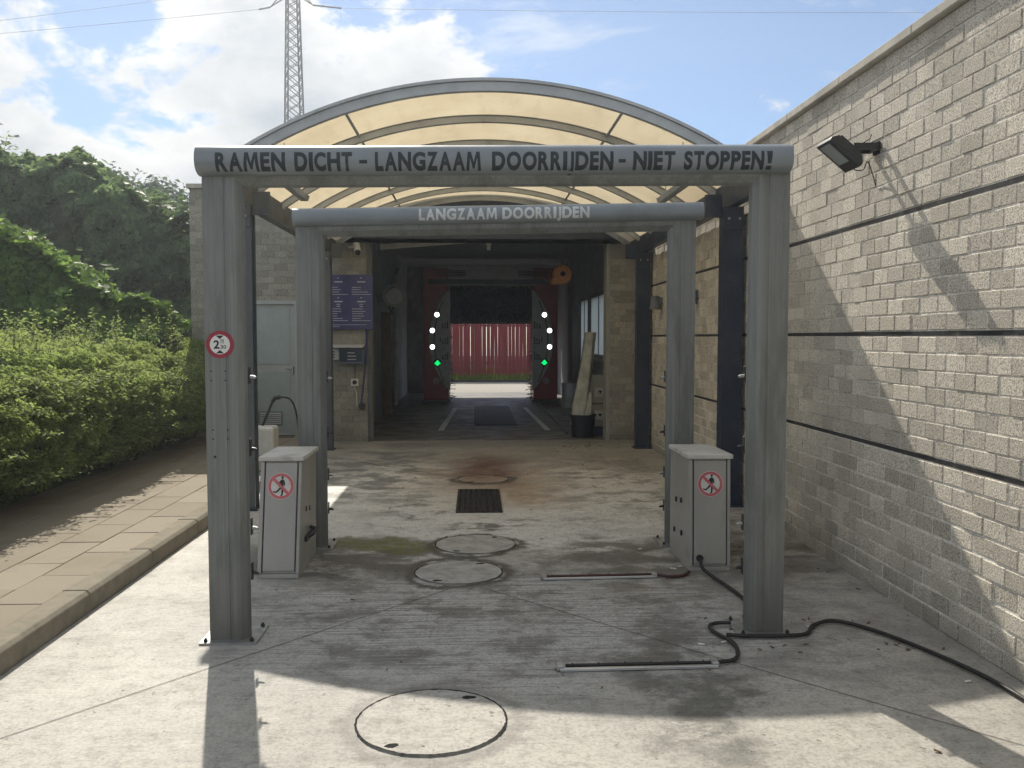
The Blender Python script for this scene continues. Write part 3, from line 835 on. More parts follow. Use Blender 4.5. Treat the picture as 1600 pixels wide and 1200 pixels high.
def gantry(label, Y, xl, xr, zi, wl, tilt, cover, words, tm, slots):
    """portal frame: xl/xr outer faces, zi inner clear height at x=0, wl leg width"""
    g = empty('wash_arch', label, 'portal frame', ((xl + xr) / 2, Y, 0), 'drive-through portal frames')
    D = 0.19; ch = 0.05
    tl = lambda x: tilt * (x - (xl + xr) / 2)
    # cross-section in (a = distance from inner face outward, y)
    sec = [(0.0, Y + 0.045), (0.012, Y + 0.028), (0.042, Y + 0.004), (0.058, Y), (0.085, Y), (0.088, Y + .004), (0.096, Y + .004), (0.099, Y), (wl, Y), (wl, Y + D), (0.07, Y + D), (0.03, Y + 0.12)]
    xi0, xi1 = xl + wl, xr - wl
    k = len(sec)
    def leg(side):
        vs = []
        for a, y in sec:
            x = xi0 - a if side < 0 else xi1 + a
            vs.append((x, y, 0.012))
        for a, y in sec:
            x = xi0 - a if side < 0 else xi1 + a
            vs.append((x, y, zi + a + tl(x)))
        fs = [(i, (i + 1) % k, k + (i + 1) % k, k + i) for i in range(k)] + [list(range(k))[::-1], list(range(k, 2 * k))]
        m_ = MB(); m_._add(vs, fs); return m_.build('post', 'post_steel', g)
    posts = [leg(-1), leg(1)]
    vs = []
    for side in (-1, 1):
        for a, y in sec:
            x = xi0 - a if side < 0 else xi1 + a
            vs.append((x + side * -0.0, y, zi + a + tl(x)))
    fs = [(i, (i + 1) % k, k + (i + 1) % k, k + i) for i in range(k)] + [list(range(k))[::-1], list(range(k, 2 * k))]
    m_ = MB(); m_._add(vs, fs); m_.build('cross_beam', 'post_steel', g)
    # rounded cover
    cx0, cx1, cz0, cz1, bul = cover
    zc, hh = (cz0 + cz1) / 2, (cz1 - cz0) / 2
    def yf(z):
        q = min(1.0, abs((z - zc) / hh)); return Y + 0.012 - bul * (1 - q ** 2.5) ** (1 / 2.5)
    N = 22; prof = []
    for i in range(N + 1):
        a = -math.pi / 2 + math.pi * i / N
        sn = math.copysign(abs(math.sin(a)) ** 0.8, math.sin(a)); z = zc + hh * sn
        prof.append((yf(z), z))
    prof.append((Y + D + 0.03, cz1)); prof.append((Y + D + 0.03, cz1 - 0.02)); prof.append((Y + D + 0.03, cz0 + 0.06)); 
    prof.append((Y + 0.014, cz0 + 0.02))
    vs = [(x, y, z + tl(x)) for x in (cx0, cx1) for (y, z) in prof]; kk = len(prof)
    m_ = MB(); m_._add(vs, [(i, (i + 1) % kk, kk + (i + 1) % kk, kk + i) for i in range(kk)], True)
    m_._add(vs[:kk], [list(range(kk))]); m_._add(vs[kk:], [list(range(kk))[::-1]])
    cv = m_.build('sign_cover', 'cover_paint', g)
    for wd, x0, x1, z0, z1 in words:
        text_fit(wd, x0, x1, z0, z1, lambda z: yf(z) - 0.0015, tl, tm, cv, bold=0.044)
    for side, po in ((-1, posts[0]), (1, posts[1])):
        xo = xl if side < 0 else xr; xi = xi0 if side < 0 else xi1
        xa, xb = min(xo, xi) - 0.045, max(xo, xi) + 0.045
        bp = MB().box(xa, xb, Y - 0.045, Y + D + 0.05, 0.0005, 0.0125).build('base_plate', 'galv', g)
        for bx in (xa + 0.028, xb - 0.028):
            for by in (Y - 0.02, Y + D + 0.025):
                MB().cyl((bx, by, 0.019), 0.011, 0.011, 'z', 6).cyl((bx, by, 0.027), 0.006, 0.010, 'z', 8).build('anchor_bolt', 'bolt', bp)
        for z in slots:
            s_ = MB().box(min(xi, xi - side * 0.006), max(xi, xi - side * 0.006), Y + 0.050, Y + 0.085, z - 0.045, z + 0.045).build('nozzle_slot', 'black_plastic', po, bevel=0.002, seg=1)
            MB().tube([(xi - side * 0.004, Y + 0.066, z - .008), (xi - side * 0.028, Y + 0.060, z - .008), (xi - side * 0.04, Y + 0.055, z - .010)], [0.010, 0.009, 0.006], 8).build('nozzle', 'galv' if slots.index(z) % 2 == 0 else 'black_plastic', po)
    return g, posts


def px1(x): return (x - 743) * 4.49 / 1370 * 1.0
W1 = []
for wd, a, b in (('RAMEN', 343, 449), ('DICHT', 463, 551), ('LANGZAAM', 586, 749), ('DOORRIJDEN', 766, 955), ('NIET', 986, 1052), ('STOPPEN!', 1066, 1208)):
    W1.append((wd, px1(a) + .01, px1(b) + .01, 2.450, 2.540))
for a, b in ((562, 574), (963, 974)): W1.append(('-', px1(a) + .01, px1(b) + .01, 2.483, 2.500))
G1, P1 = gantry('nearest steel portal frame with the long dark lettered beam', 4.585, -1.395, 1.652, 2.385, 0.205, 0.0115,
                (-1.405, 1.638, 2.438, 2.588, 0.10), W1, 'letter_dark', [1.40, 1.02, 0.60, 0.36])
def px2(x): return (x - 743) * 6.54 / 1370
W2 = [('LANGZAAM', px2(656), px2(777), 2.474, 2.560), ('DOORRIJDEN', px2(785), px2(921), 2.474, 2.560)]
G2, P2 = gantry('second steel portal frame with the short pale lettered beam', 6.62, -1.335, 1.668, 2.375, 0.21, 0.022,
                (-1.345, 1.712, 2.452, 2.585, 0.085), W2, 'letter_light', [1.30, 0.88, 0.56, 0.30])

# height limit sign on the near left post
sg = empty('height_limit_sign', 'round red and white height limit sign reading 2.30 m on the near left post', 'sign', (-1.318, 4.58, 1.565))
sx_, sz_, sy_ = -1.316, 1.563, 4.5835
MB().cyl((sx_, sy_, sz_), 0.071, 0.003, 'y', 48).build('disc', 'sign_red', sg)
MB().cyl((sx_, sy_ - 0.0028, sz_), 0.051, 0.002, 'y', 48).build('face', 'white_paint', sg)
for s_ in (1, -1):
    MB().prism([(sx_ - .020, sz_ + s_ * .046), (sx_ + .020, sz_ + s_ * .046), (sx_, sz_ + s_ * .028)], 'y', sy_ - .0050, sy_ - .0042).build('arrow', 'sign_black', sg)
yt = sy_ - 0.0045
text_fit('2', sx_ - .032, sx_ - .002, sz_ - .022, sz_ + .022, lambda z: yt, lambda x: 0, 'sign_black', sg, 0.03, 'digit', 0)
text_fit('m', sx_ + .004, sx_ + .020, sz_ + .006, sz_ + .026, lambda z: yt, lambda x: 0, 'sign_black', sg, 0.0, 'digit', 0)
text_fit('30', sx_ + .002, sx_ + .032, sz_ - .022, sz_ - .003, lambda z: yt, lambda x: 0, 'sign_black', sg, 0.01, 'digit', 0)
for (hx, hz) in ((-1.365, 1.425), (-1.292, 1.425), (-1.365, 1.377), (-1.292, 1.377), (-1.36, 1.12), (-1.285, 1.12), (-1.36, 1.073), (-1.285, 1.073)):
    MB().cyl((hx, 4.5845, hz), 0.0045, 0.003, 'y', 8).build('rivet', 'bolt', P1[0])
MB().cyl((-1.352, 4.5845, 0.98), 0.007, 0.003, 'y', 10).build('hole', 'sign_black', P1[0])

# ================================================================== CABINETS
def pict(parent, c, n, r, yfun):
    pass


def cabinet(label, x0, x1, yf0, yf1, yb, zt, sx_top, sign_z, flip, side):
    """x0..x1 at foot, front foot yf0, front top yf1, back yb"""
    c = empty('pump_cabinet', label, 'cabinet', ((x0 + x1) / 2, yf0, 0), 'pump cabinets beside the frames')
    zb = 0.03
    def P(x, f, z):     # f: 0 front 1 back
        t = z / zt; y = (yf0 + (yf1 - yf0) * t) if f == 0 else yb
        return (x + sx_top * t, y, z)
    def slab(xa, xb, za, zb_, off0=0.0, off1=None, name='p', m='cabinet', par=c, bev=0.003):
        vs = []
        for z in (za, zb_):
            for f in (0, 1):
                for x in (xa, xb):
                    p = list(P(x, f, z))
                    if f == 0: p[1] += off0
                    elif off1 is not None: p[1] = P(x, 0, z)[1] + off1
                    vs.append(tuple(p))
        m_ = MB(); m_._add(vs, [(0, 2, 3, 1), (4, 5, 7, 6), (0, 1, 5, 4), (2, 6, 7, 3), (0, 4, 6, 2), (1, 3, 7, 5)])
        return m_.build(name, m, par, bevel=bev, seg=1)
    slab(x0, x1, zb, zt - 0.035, 0.012, None, 'body', 'cabinet')
    slab(x0 + 0.002, x1 - 0.002, 0.0, zb - 0.001, 0.002, None, 'plinth', 'cabinet')
    dr = slab(x0 + 0.035, x1 - 0.030, zb + 0.02, zt - 0.045, -0.004, 0.0115, 'door', 'cabinet')
    slab(x0 + 0.0, x0 + 0.026, zb, zt - 0.037, -0.002, 0.0118, 'edge_profile', 'cabinet'); slab(x1 - 0.022, x1, zb, zt - 0.037, -0.002, 0.0118, 'edge_profile', 'cabinet')
    slab(x0 + 0.027, x0 + 0.034, zb + .01, zt - 0.04, 0.006, 0.0119, 'seal', 'black_rubber', c, 0); slab(x1 - 0.029, x1 - 0.023, zb + .01, zt - 0.04, 0.006, 0.0119, 'seal', 'black_rubber', c, 0)
    # lid, gently ridged
    l = MB(); t0 = P(x0, 0, zt); t1 = P(x1, 1, zt); xm = (t0[0] + t1[0]) / 2; xa, xb = t0[0] - .014, t1[0] + .014; ya, yb_ = t0[1] - .022, yb + .012
    vs = [(xa, ya, zt - .034), (xb, ya, zt - .034), (xb, yb_, zt - .034), (xa, yb_, zt - .034), (xa, ya, zt - .004), (xb, ya, zt - .004), (xb, yb_, zt - .004), (xa, yb_, zt - .004), (xm, ya + .10, zt + .006), (xm, yb_ - .10, zt + .006)]
    l._add(vs, [(3, 2, 1, 0), (0, 1, 5, 4), (1, 2, 6, 5), (2, 3, 7, 6), (3, 0, 4, 7), (4, 5, 8), (5, 6, 9, 8), (6, 7, 9), (7, 4, 8, 9)])
    l.build('lid', 'cabinet_lid', c, bevel=0.006, seg=2)
    # no-pedestrians sign, follows the door
    t = sign_z / zt; cxs = (x0 + x1) / 2 + 0.0025 + sx_top * t
    def fy(z): return yf0 + (yf1 - yf0) * z / zt - 0.0055
    sgn = empty('prohibition_sign', 'round red-ringed no-pedestrians sticker on the ' + side + ' pump cabinet', 'sign', (cxs, fy(sign_z), sign_z), 'no-pedestrians stickers')
    def poly(pts, name, m, lift, par=sgn):
        vs = [(cxs + u + sx_top * v_ / zt, fy(sign_z + v_) - lift, sign_z + v_) for u, v_ in pts]
        vs2 = [(a, b + 0.0008, c_) for a, b, c_ in vs]; k = len(vs)
        m_ = MB(); m_._add(vs + vs2, [list(range(k)), list(range(k, 2 * k))[::-1]] + [(i, k + i, k + (i + 1) % k, (i + 1) % k) for i in range(k)])
        return m_.build(name, m, par)
    def circ(r, n=40): return [(r * math.cos(2 * math.pi * i / n), r * math.sin(2 * math.pi * i / n)) for i in range(n)]
    poly(circ(0.0885), 'backing', 'white_plastic', 0.001)
    rg = MB()
    # ring
    vs = []; fs = []
    for i in range(48):
        a = 2 * math.pi * i / 48
        for r_ in (0.066, 0.085): u, v_ = r_ * math.cos(a), r_ * math.sin(a); vs.append((cxs + u + sx_top * v_ / zt, fy(sign_z + v_) - 0.0022, sign_z + v_))
    for i in range(48): j = (i + 1) % 48; fs.append((2 * i, 2 * i + 1, 2 * j + 1, 2 * j))
    rg._add(vs, fs); rg.build('ring', 'sign_pink', sgn)
    # walking figure (pictogram), facing left
    k = 0.00118
    F = [[(2, 52), (8, 56), (14, 52), (14, 44), (8, 40), (2, 44)],
         [(2, 38), (12, 38), (20, 28), (24, 6), (18, 2), (14, 20), (14, 2), (-2, 0), (-4, 18), (-16, 12), (-30, 14), (-30, 20), (-14, 20), (-4, 30)],
         [(-2, 1), (14, 3), (16, -20), (10, -52), (-2, -56), (-2, -51), (3, -48), (4, -24), (2, -12)],
         [(-2, 1), (6, 0), (2, -14), (-24, -38), (-40, -34), (-44, -28), (-40, -26), (-28, -30), (-12, -14)]]
    fg = None
    for i, f_ in enumerate(F):
        poly([(u * k, v_ * k) for u, v_ in f_], 'pictogram', 'sign_black', 0.0030)
    s2 = 0.0065; q = 0.0675 / math.sqrt(2)
    poly([(-q - s2, q - s2), (q - s2, -q - s2), (q + s2, -q + s2), (-q + s2, q + s2)], 'slash', 'sign_pink', 0.0042)
    return c


CB1 = cabinet('tall pale metal pump cabinet with sloping front beside the left posts', -1.452, -1.178, 5.80, 5.92, 6.44, 0.805, 0.012, 0.605, False, 'left')
CB2 = cabinet('tall pale metal pump cabinet with a black hose beside the right posts', 1.455, 1.742, 5.87, 5.90, 6.46, 0.805, 0.0, 0.600, True, 'right')
for c_, xs, s_ in ((CB1, -1.178, 1), (CB2, 1.455, -1)):
    for (y, z) in ((6.05, 0.42), (6.18, 0.40)) if s_ > 0 else ((6.1, 0.45), (6.25, 0.43), (6.08, 0.22), (6.3, 0.20)):
        MB().box(min(xs, xs + s_ * .012), max(xs, xs + s_ * .012), y - 0.008, y + 0.008, z - 0.018, z + 0.018).build('lock', 'black_plastic', c_, bevel=0.002, seg=1)
MB().tube([(-1.17, 6.05, 0.22), (-1.13, 6.06, 0.24), (-1.12, 6.14, 0.26), (-1.165, 6.2, 0.26)], 0.014, 8).box(-1.178, -1.155, 6.0, 6.25, 0.20, 0.235).build('tap', 'black_plastic', CB1)

# ================================================================== DRIVEWAY COVERS
def manhole(label, cx, cy, r, lidm='cover_concrete'):
    g = empty('manhole_cover', label, 'manhole cover', (cx, cy, 0), 'round covers in the concrete')
    # chipped, dirt-filled gap round the lid
    mr = random.Random(int(cx * 1000 + cy * 100)); vs = []; fs = []; N = 110
    for i in range(N):
        a = 2 * math.pi * i / N; w0 = r - mr.uniform(.001, .006); w1 = r + mr.uniform(.002, .007)
        for q in (w0, w1): vs.append((cx + q * math.cos(a), cy + q * math.sin(a), .0085))
    for i in range(N): j = (i + 1) % N; fs.append((2 * i, 2 * i + 1, 2 * j + 1, 2 * j))
    m_ = MB(); m_._add(vs, fs); m_.build('rim_gap', 'rim_dark', g)
    MB().cyl((cx, cy, 0.001), r, 0.012, 'z', 64).build('lid', lidm, g)
    for a in (0.95, 4.15):
        hx, hy = cx + r * 0.86 * math.cos(a), cy + r * 0.86 * math.sin(a)
        pts_ = [(hx + .030 * mr.uniform(.7, 1.2) * math.cos(t_), hy + .020 * mr.uniform(.5, 1.2) * math.sin(t_)) for t_ in np.linspace(0, 5.6, 9)]
        MB().prism(pts_, 'z', 0.0072, 0.0086).build('lifting_recess', 'rim_dark', g)
    return g


manhole('nearest large round concrete cover half in sunlight', -0.187, 3.59, 0.312, 'concrete')
manhole('round concrete cover just beyond the crossing joint lines', -0.118, 5.90, 0.296)
manhole('pale round cover between the far portal posts', -0.005, 6.705, 0.308)
manhole('rust-stained round cover behind the square grate', 0.083, 9.82, 0.285, 'concrete')
gr = empty('drain_grate', 'dark rectangular steel drain grate in the rust stain', 'drain grate', (0.03, 8.5, 0))
gx0, gx1, gy0, gy1 = -0.185, 0.245, 7.93, 9.13
MB().box(gx0 + .02, gx1 - .02, gy0 + .02, gy1 - .02, 0.0006, 0.003).build('pit', 'pit_dark', gr)
MB().box(gx0, gx0 + .022, gy0, gy1, .0005, .012).box(gx1 - .022, gx1, gy0, gy1, .0005, .012).box(gx0 + .022, gx1 - .022, gy0, gy0 + .022, .0005, .012).box(gx0 + .022, gx1 - .022, gy1 - .022, gy1, .0005, .012).build('frame', 'steel_grate', gr)
for i in range(7): x = gx0 + 0.03 + (gx1 - gx0 - .06) * (i + .5) / 7; MB().box(x - .016, x + .016, gy0 + .023, gy1 - .023, .0035, .0105).build('bar', 'steel_grate', gr)
for i in range(4): y = gy0 + (gy1 - gy0) * (i + 1) / 5; MB().box(gx0 + .023, gx1 - .023, y - .012, y + .012, .0040, .0095).build('cross_bar', 'steel_grate', gr)
ig = empty('bay_floor_grate', 'dark wide floor grate in the middle of the wash bay', 'drain grate', (0.4, 17, 0))
MB().box(-0.02, 0.76, 15.85, 20.2, 0.0005, 0.006).build('pit', 'pit_dark', ig)
for i in range(22): y = 15.9 + i * 0.2; MB().box(-0.01, 0.75, y, y + .11, .0065, .016).build('bar', 'steel_grate', ig)

# ---------------------------------------------------------------- spray bars and hoses
def spraybar(label, a, b, hose_pts, m_h):
    g = empty('spray_bar', label, 'spray bar', ((a[0] + b[0]) / 2, a[1], 0), 'floor spray bars')
    A, B = Vector((*a, 0.018)), Vector((*b, 0.018))
    d_ = (B - A).normalized(); s_ = Vector((-d_.y, d_.x, 0))
    MB().bar(A - s_ * .024 - Vector((0, 0, .008)), B - s_ * .024 - Vector((0, 0, .008)), 0.020, 0.014).build('profile', 'aluminium', g, bevel=0.002, seg=1)
    MB().tube([A + s_ * .008 + d_ * .03, B + s_ * .008], 0.009, 8).build('pipe', m_h, g)
    MB().bar(A - d_ * .015, A + d_ * .02, 0.06, 0.026).build('end_cap', 'galv', g, bevel=0.004, seg=1)
    MB().bar(B - d_ * .03, B + d_ * .005, 0.06, 0.026).build('end_cap', 'galv', g, bevel=0.004, seg=1)
    for i in range(6):
        q = A + (B - A) * (i + .5) / 6 + s_ * .008; MB().cyl(q + Vector((0, 0, .009)), 0.004, 0.006, 'z', 8).build('jet', 'black_plastic', g)
    MB().tube(smooth_curve(hose_pts), 0.011, 8).build('hose', m_h, g)


spraybar('long aluminium spray bar lying on the floor nearest the camera', (0.40, 4.13), (1.17, 4.145),
         [(1.17, 4.15, .018), (1.27, 4.19, .016), (1.32, 4.30, .016), (1.33, 4.44, .016), (1.28, 4.60, .016), (1.285, 4.70, .016), (1.34, 4.73, .02), (1.40, 4.70, .03)], 'black_rubber')
spraybar('thin spray bar with a dark red hose, level with the pump cabinets', (0.44, 5.71), (1.20, 5.74),
         [(1.20, 5.74, .018), (1.29, 5.70, .014), (1.38, 5.72, .014), (1.44, 5.80, .016)], 'hose_red')
h1 = smooth_curve([(2.44, 2.7, .017), (2.41, 3.4, .017), (2.37, 3.95, .017), (2.20, 4.48, .017), (2.02, 4.74, .017), (1.86, 4.68, .017), (1.76, 4.54, .017), (1.60, 4.515, .017), (1.42, 4.525, .017), (1.33, 4.535, .02)])
tag(MB().tube(h1, 0.0115, 8).build('supply_hose', 'black_rubber'), 'thick black hose snaking from the near right post to the wall', 'hose')
h2 = smooth_curve([(1.53, 5.86, .085), (1.532, 5.80, .04), (1.57, 5.66, .016), (1.60, 5.45, .016), (1.62, 5.15, .016), (1.56, 4.95, .016), (1.52, 4.84, .016)])
tag(MB().tube(h2, 0.0115, 8).cyl((1.528, 5.862, .092), 0.024, 0.02, 'y', 12).build('cabinet_hose', 'black_rubber'), 'short black hose running from the right cabinet to the near right post', 'hose')

# ================================================================== FLOODLIGHT AND WALL LAMPS
fl = empty('floodlight', 'black floodlight on an arm high on the right brick wall', 'floodlight', (WX, 5.45, 2.78))
MB().box(WX - 0.008, WX + 0.012, 5.46, 5.54, 2.75, 2.83).build('wall_plate', 'black_plastic', fl, bevel=0.003)
MB().bar((WX - 0.01, 5.43, 2.79), (2.35, 5.42, 2.785), 0.010, 0.040).bar((WX - 0.01, 5.57, 2.79), (2.35, 5.56, 2.785), 0.010, 0.040).bar((WX - 0.014, 5.42, 2.79), (WX - 0.014, 5.58, 2.79), 0.012, 0.04).build('arm', 'black_plastic', fl)
MB().tube(smooth_curve([(2.36, 5.46, 2.67), (2.38, 5.46, 2.645), (2.43, 5.46, 2.65), (2.46, 5.47, 2.70), (2.50, 5.48, 2.62), (WX - .004, 5.49, 2.55)]), 0.0035, 6).tube([(2.42, 5.5, 2.81), (2.49, 5.51, 2.85), (2.50, 5.51, 2.88)], 0.0035, 6).build('cable', 'black_rubber', fl)
hd_n = Vector((-0.64, 0.0, -0.77)); hu = Vector((-0.77, 0, 0.64)); hs = Vector((0, 1, 0))
hc = Vector((2.285, 5.48, 2.745))
hm = MB(); vs = []
for (dp, su, ss) in ((0.022, 0.125, 0.105), (-0.006, 0.128, 0.108), (-0.055, 0.095, 0.085)):
    for i, j in ((-1, -1), (1, -1), (1, 1), (-1, 1)): vs.append(hc + hd_n * dp + hu * su * i + hs * ss * j)
hm._add(vs, [(0, 1, 2, 3), (0, 4, 5, 1), (1, 5, 6, 2), (2, 6, 7, 3), (3, 7, 4, 0), (4, 8, 9, 5), (5, 9, 10, 6), (6, 10, 11, 7), (7, 11, 8, 4), (8, 11, 10, 9)])
hd = hm.build('head', 'black_plastic', fl, bevel=0.006)
MB().obox(hc + hd_n * 0.0225 + hu * 0.025, hu * 0.082, hs * 0.072, hd_n * 0.002).build('lens', 'lens_glass', hd)
for i in range(7): MB().obox(hc - hd_n * 0.062 + hs * (-0.06 + i * 0.02), hu * 0.08, hs * 0.003, hd_n * 0.012).build('fin', 'black_plastic', hd)
for y, lab in ((9.95, 'small dark cone lamp on the right wall between the navy columns, nearer one'), (11.85, 'small dark cone lamp on the right wall by the far navy column')):
    l_ = empty('wall_lamp', lab, 'wall lamp', (WX, y, 2.05), 'cone lamps on the brick wall')
    MB().tube([(WX - 0.09, y, 1.98), (WX - 0.09, y, 2.16)], [0.085, 0.055], 16).build('shade', 'machine_dark', l_)
    MB().box(WX - 0.06, WX + 0.012, y - 0.04, y + 0.04, 2.05, 2.14).build('bracket', 'machine_dark', l_)

# ================================================================== FACADE FITTINGS
pb = empty('price_board', 'purple-blue price board with four blocks of white print on the facade', 'sign board', (-1.9, FAC, 2.13))
MB().box(-2.235, -1.555, FAC - 0.075, FAC - 0.012, 1.72, 2.545).build('panel', 'board_blue', pb, bevel=0.006)
prn = random.Random(3)
def print_bar(x0, x1, z, h): MB().box(x0, x1, FAC - 0.0775, FAC - 0.0755, z - h / 2, z + h / 2).build('print_line', 'board_print', pb)
def bz_(f): return 2.545 - 0.825 * f
for cxp in (-2.075, -1.73):
    print_bar(cxp - .012, cxp + .012, bz_(.06), .014); print_bar(cxp - .06, cxp + .065, bz_(.13), .017)
    for f_ in (.23, .27, .315, .36): print_bar(cxp - .14, cxp - .14 + (.28 if f_ == .36 else .1 + prn.random() * .14), bz_(f_), .008)
    print_bar(cxp - .012, cxp + .012, bz_(.42), .014); print_bar(cxp - .06, cxp + .065, bz_(.49), .017); print_bar(cxp - .03, cxp + .03, bz_(.54), .009); print_bar(cxp - .025, cxp + .025, bz_(.58), .012)
    for f_ in (.625, .67, .71, .755, .80, .84): print_bar(cxp - .14, cxp - .14 + (.28 if f_ == .84 else .12 + prn.random() * .10), bz_(f_), .008)
print_bar(-2.21, -1.65, bz_(.916), .006); print_bar(-2.21, -2.06, bz_(.945), .006)
cp = empty('payment_terminal', 'blue-grey control terminal with a white hood on the left pier', 'control panel', (-1.95, FAC, 1.3))
MB().prism([(FAC - 0.26, 1.445), (FAC - 0.012, 1.475), (FAC - 0.012, 1.49), (FAC - 0.26, 1.46)], 'x', -2.19, -1.69).build('hood', 'hood_white', cp)
MB().box(-2.06, -1.69, FAC - 0.18, FAC - 0.012, 1.20, 1.43).build('housing', 'panel_blue', cp, bevel=0.008)
MB().box(-2.045, -1.705, FAC - 0.184, FAC - 0.1805, 1.23, 1.41).build('screen_plate', 'navy_steel', cp)
for i in range(3): MB().box(-1.93, -1.80 - .02 * (i == 2), FAC - 0.187, FAC - 0.1842, 1.26 + i * .05, 1.272 + i * .05).build('slot', 'hood_white', cp)
sb = MB().box(-2.18, -2.07, FAC - 0.11, FAC - 0.012, 1.26, 1.42).build('button_box', 'white_plastic', cp, bevel=0.005)
for i in range(3): MB().cyl((-2.145, FAC - 0.116, 1.295 + i * .042), 0.011, 0.014, 'y', 12).build('button', 'black_plastic', sb)
so = empty('power_socket', 'square white power socket under the terminal', 'socket', (-1.84, FAC, .91))
MB().box(-1.90, -1.785, FAC - 0.07, FAC - 0.012, 0.855, 0.97).build('box', 'white_plastic', so, bevel=0.006)
MB().cyl((-1.842, FAC - 0.074, 0.915), 0.033, 0.014, 'y', 20).build('outlet', 'black_plastic', so)
MB().tube([(-1.842, FAC - .03, 0.97), (-1.842, FAC - .03, 1.2)], 0.008, 6).build('conduit', 'machine_dark', so)
MB().tube([(-1.842, FAC - .03, 0.855), (-1.842, FAC - .03, 0.80), (-1.82, FAC - .03, 0.76), (-1.815, FAC - .03, 0.55)], 0.007, 6).build('cord', 'white_plastic', so)
tag(MB().tube(smooth_curve([(-1.66, FAC - .03, 1.72), (-1.67, FAC - .03, 1.3), (-1.70, FAC - .05, 1.0), (-1.74, FAC - .06, .65), (-1.76, FAC - .08, .56), (-1.72, FAC - .08, .53)]), 0.014, 8).build('drop_cable', 'hose_blue'), 'dark blue cable hanging down the left pier beside the socket', 'cable')
tag(MB().cyl((-1.73, FAC - .09, 0.55), 0.05, 0.06, 'y', 16).cyl((-1.73, FAC - .04, 0.55), 0.03, 0.06, 'y', 12).build('cable_plug', 'black_plastic'), 'round black plug at the end of the hanging cable', 'plug')
sc = empty('security_camera', 'white bullet security camera high on the left pier', 'camera', (-1.8, FAC, 2.95))
MB().tube([(-1.80, FAC - .06, 3.0), (-1.745, FAC - .30, 2.86)], [0.055, 0.05], 16).build('housing', 'white_paint', sc)
MB().tube([(-1.745, FAC - .30, 2.86), (-1.742, FAC - .315, 2.85)], [0.045, 0.04], 16).build('lens', 'black_plastic', sc)
MB().tube([(-1.92, FAC - .01, 2.96), (-1.90, FAC - .10, 2.96), (-1.81, FAC - .12, 2.96)], 0.018, 8).build('bracket', 'white_plastic', sc)

# pressure-washer lance and white drum by the service door
dm_ = empty('white_drum', 'dirty white plastic drum standing by the service door', 'drum', (-2.72, 11.0, 0.12))
MB().box(-2.92, -2.48, 10.82, 11.14, 0.125, 0.50).build('body', 'white_plastic', dm_, bevel=0.05, seg=4)
MB().cyl((-2.83, 10.98, 0.515), 0.04, 0.04, 'z', 16).build('cap', 'white_paint', dm_)
MB().box(-2.94, -2.46, 10.80, 11.16, 0.1205, 0.135).build('tray', 'machine_dark', dm_)
ln = empty('spray_lance', 'black spray lance with a looping hose by the service door', 'spray lance', (-2.5, 11.3, 0.3))
MB().tube([(-2.66, 11.0, 0.48), (-2.53, 11.02, 0.80)], 0.016, 8).build('wand', 'black_plastic', ln)
MB().tube([(-2.53, 11.02, 0.80), (-2.50, 11.02, 0.845), (-2.43, 11.02, 0.855)], 0.026, 8).build('grip', 'black_plastic', ln)
MB().tube(smooth_curve([(-2.43, 11.02, 0.855), (-2.33, 11.02, 0.84), (-2.27, 11.02, 0.76), (-2.23, 11.02, 0.6), (-2.20, 11.03, .3), (-2.2, 11.05, .13)]), 0.012, 8).build('hose', 'black_rubber', ln)

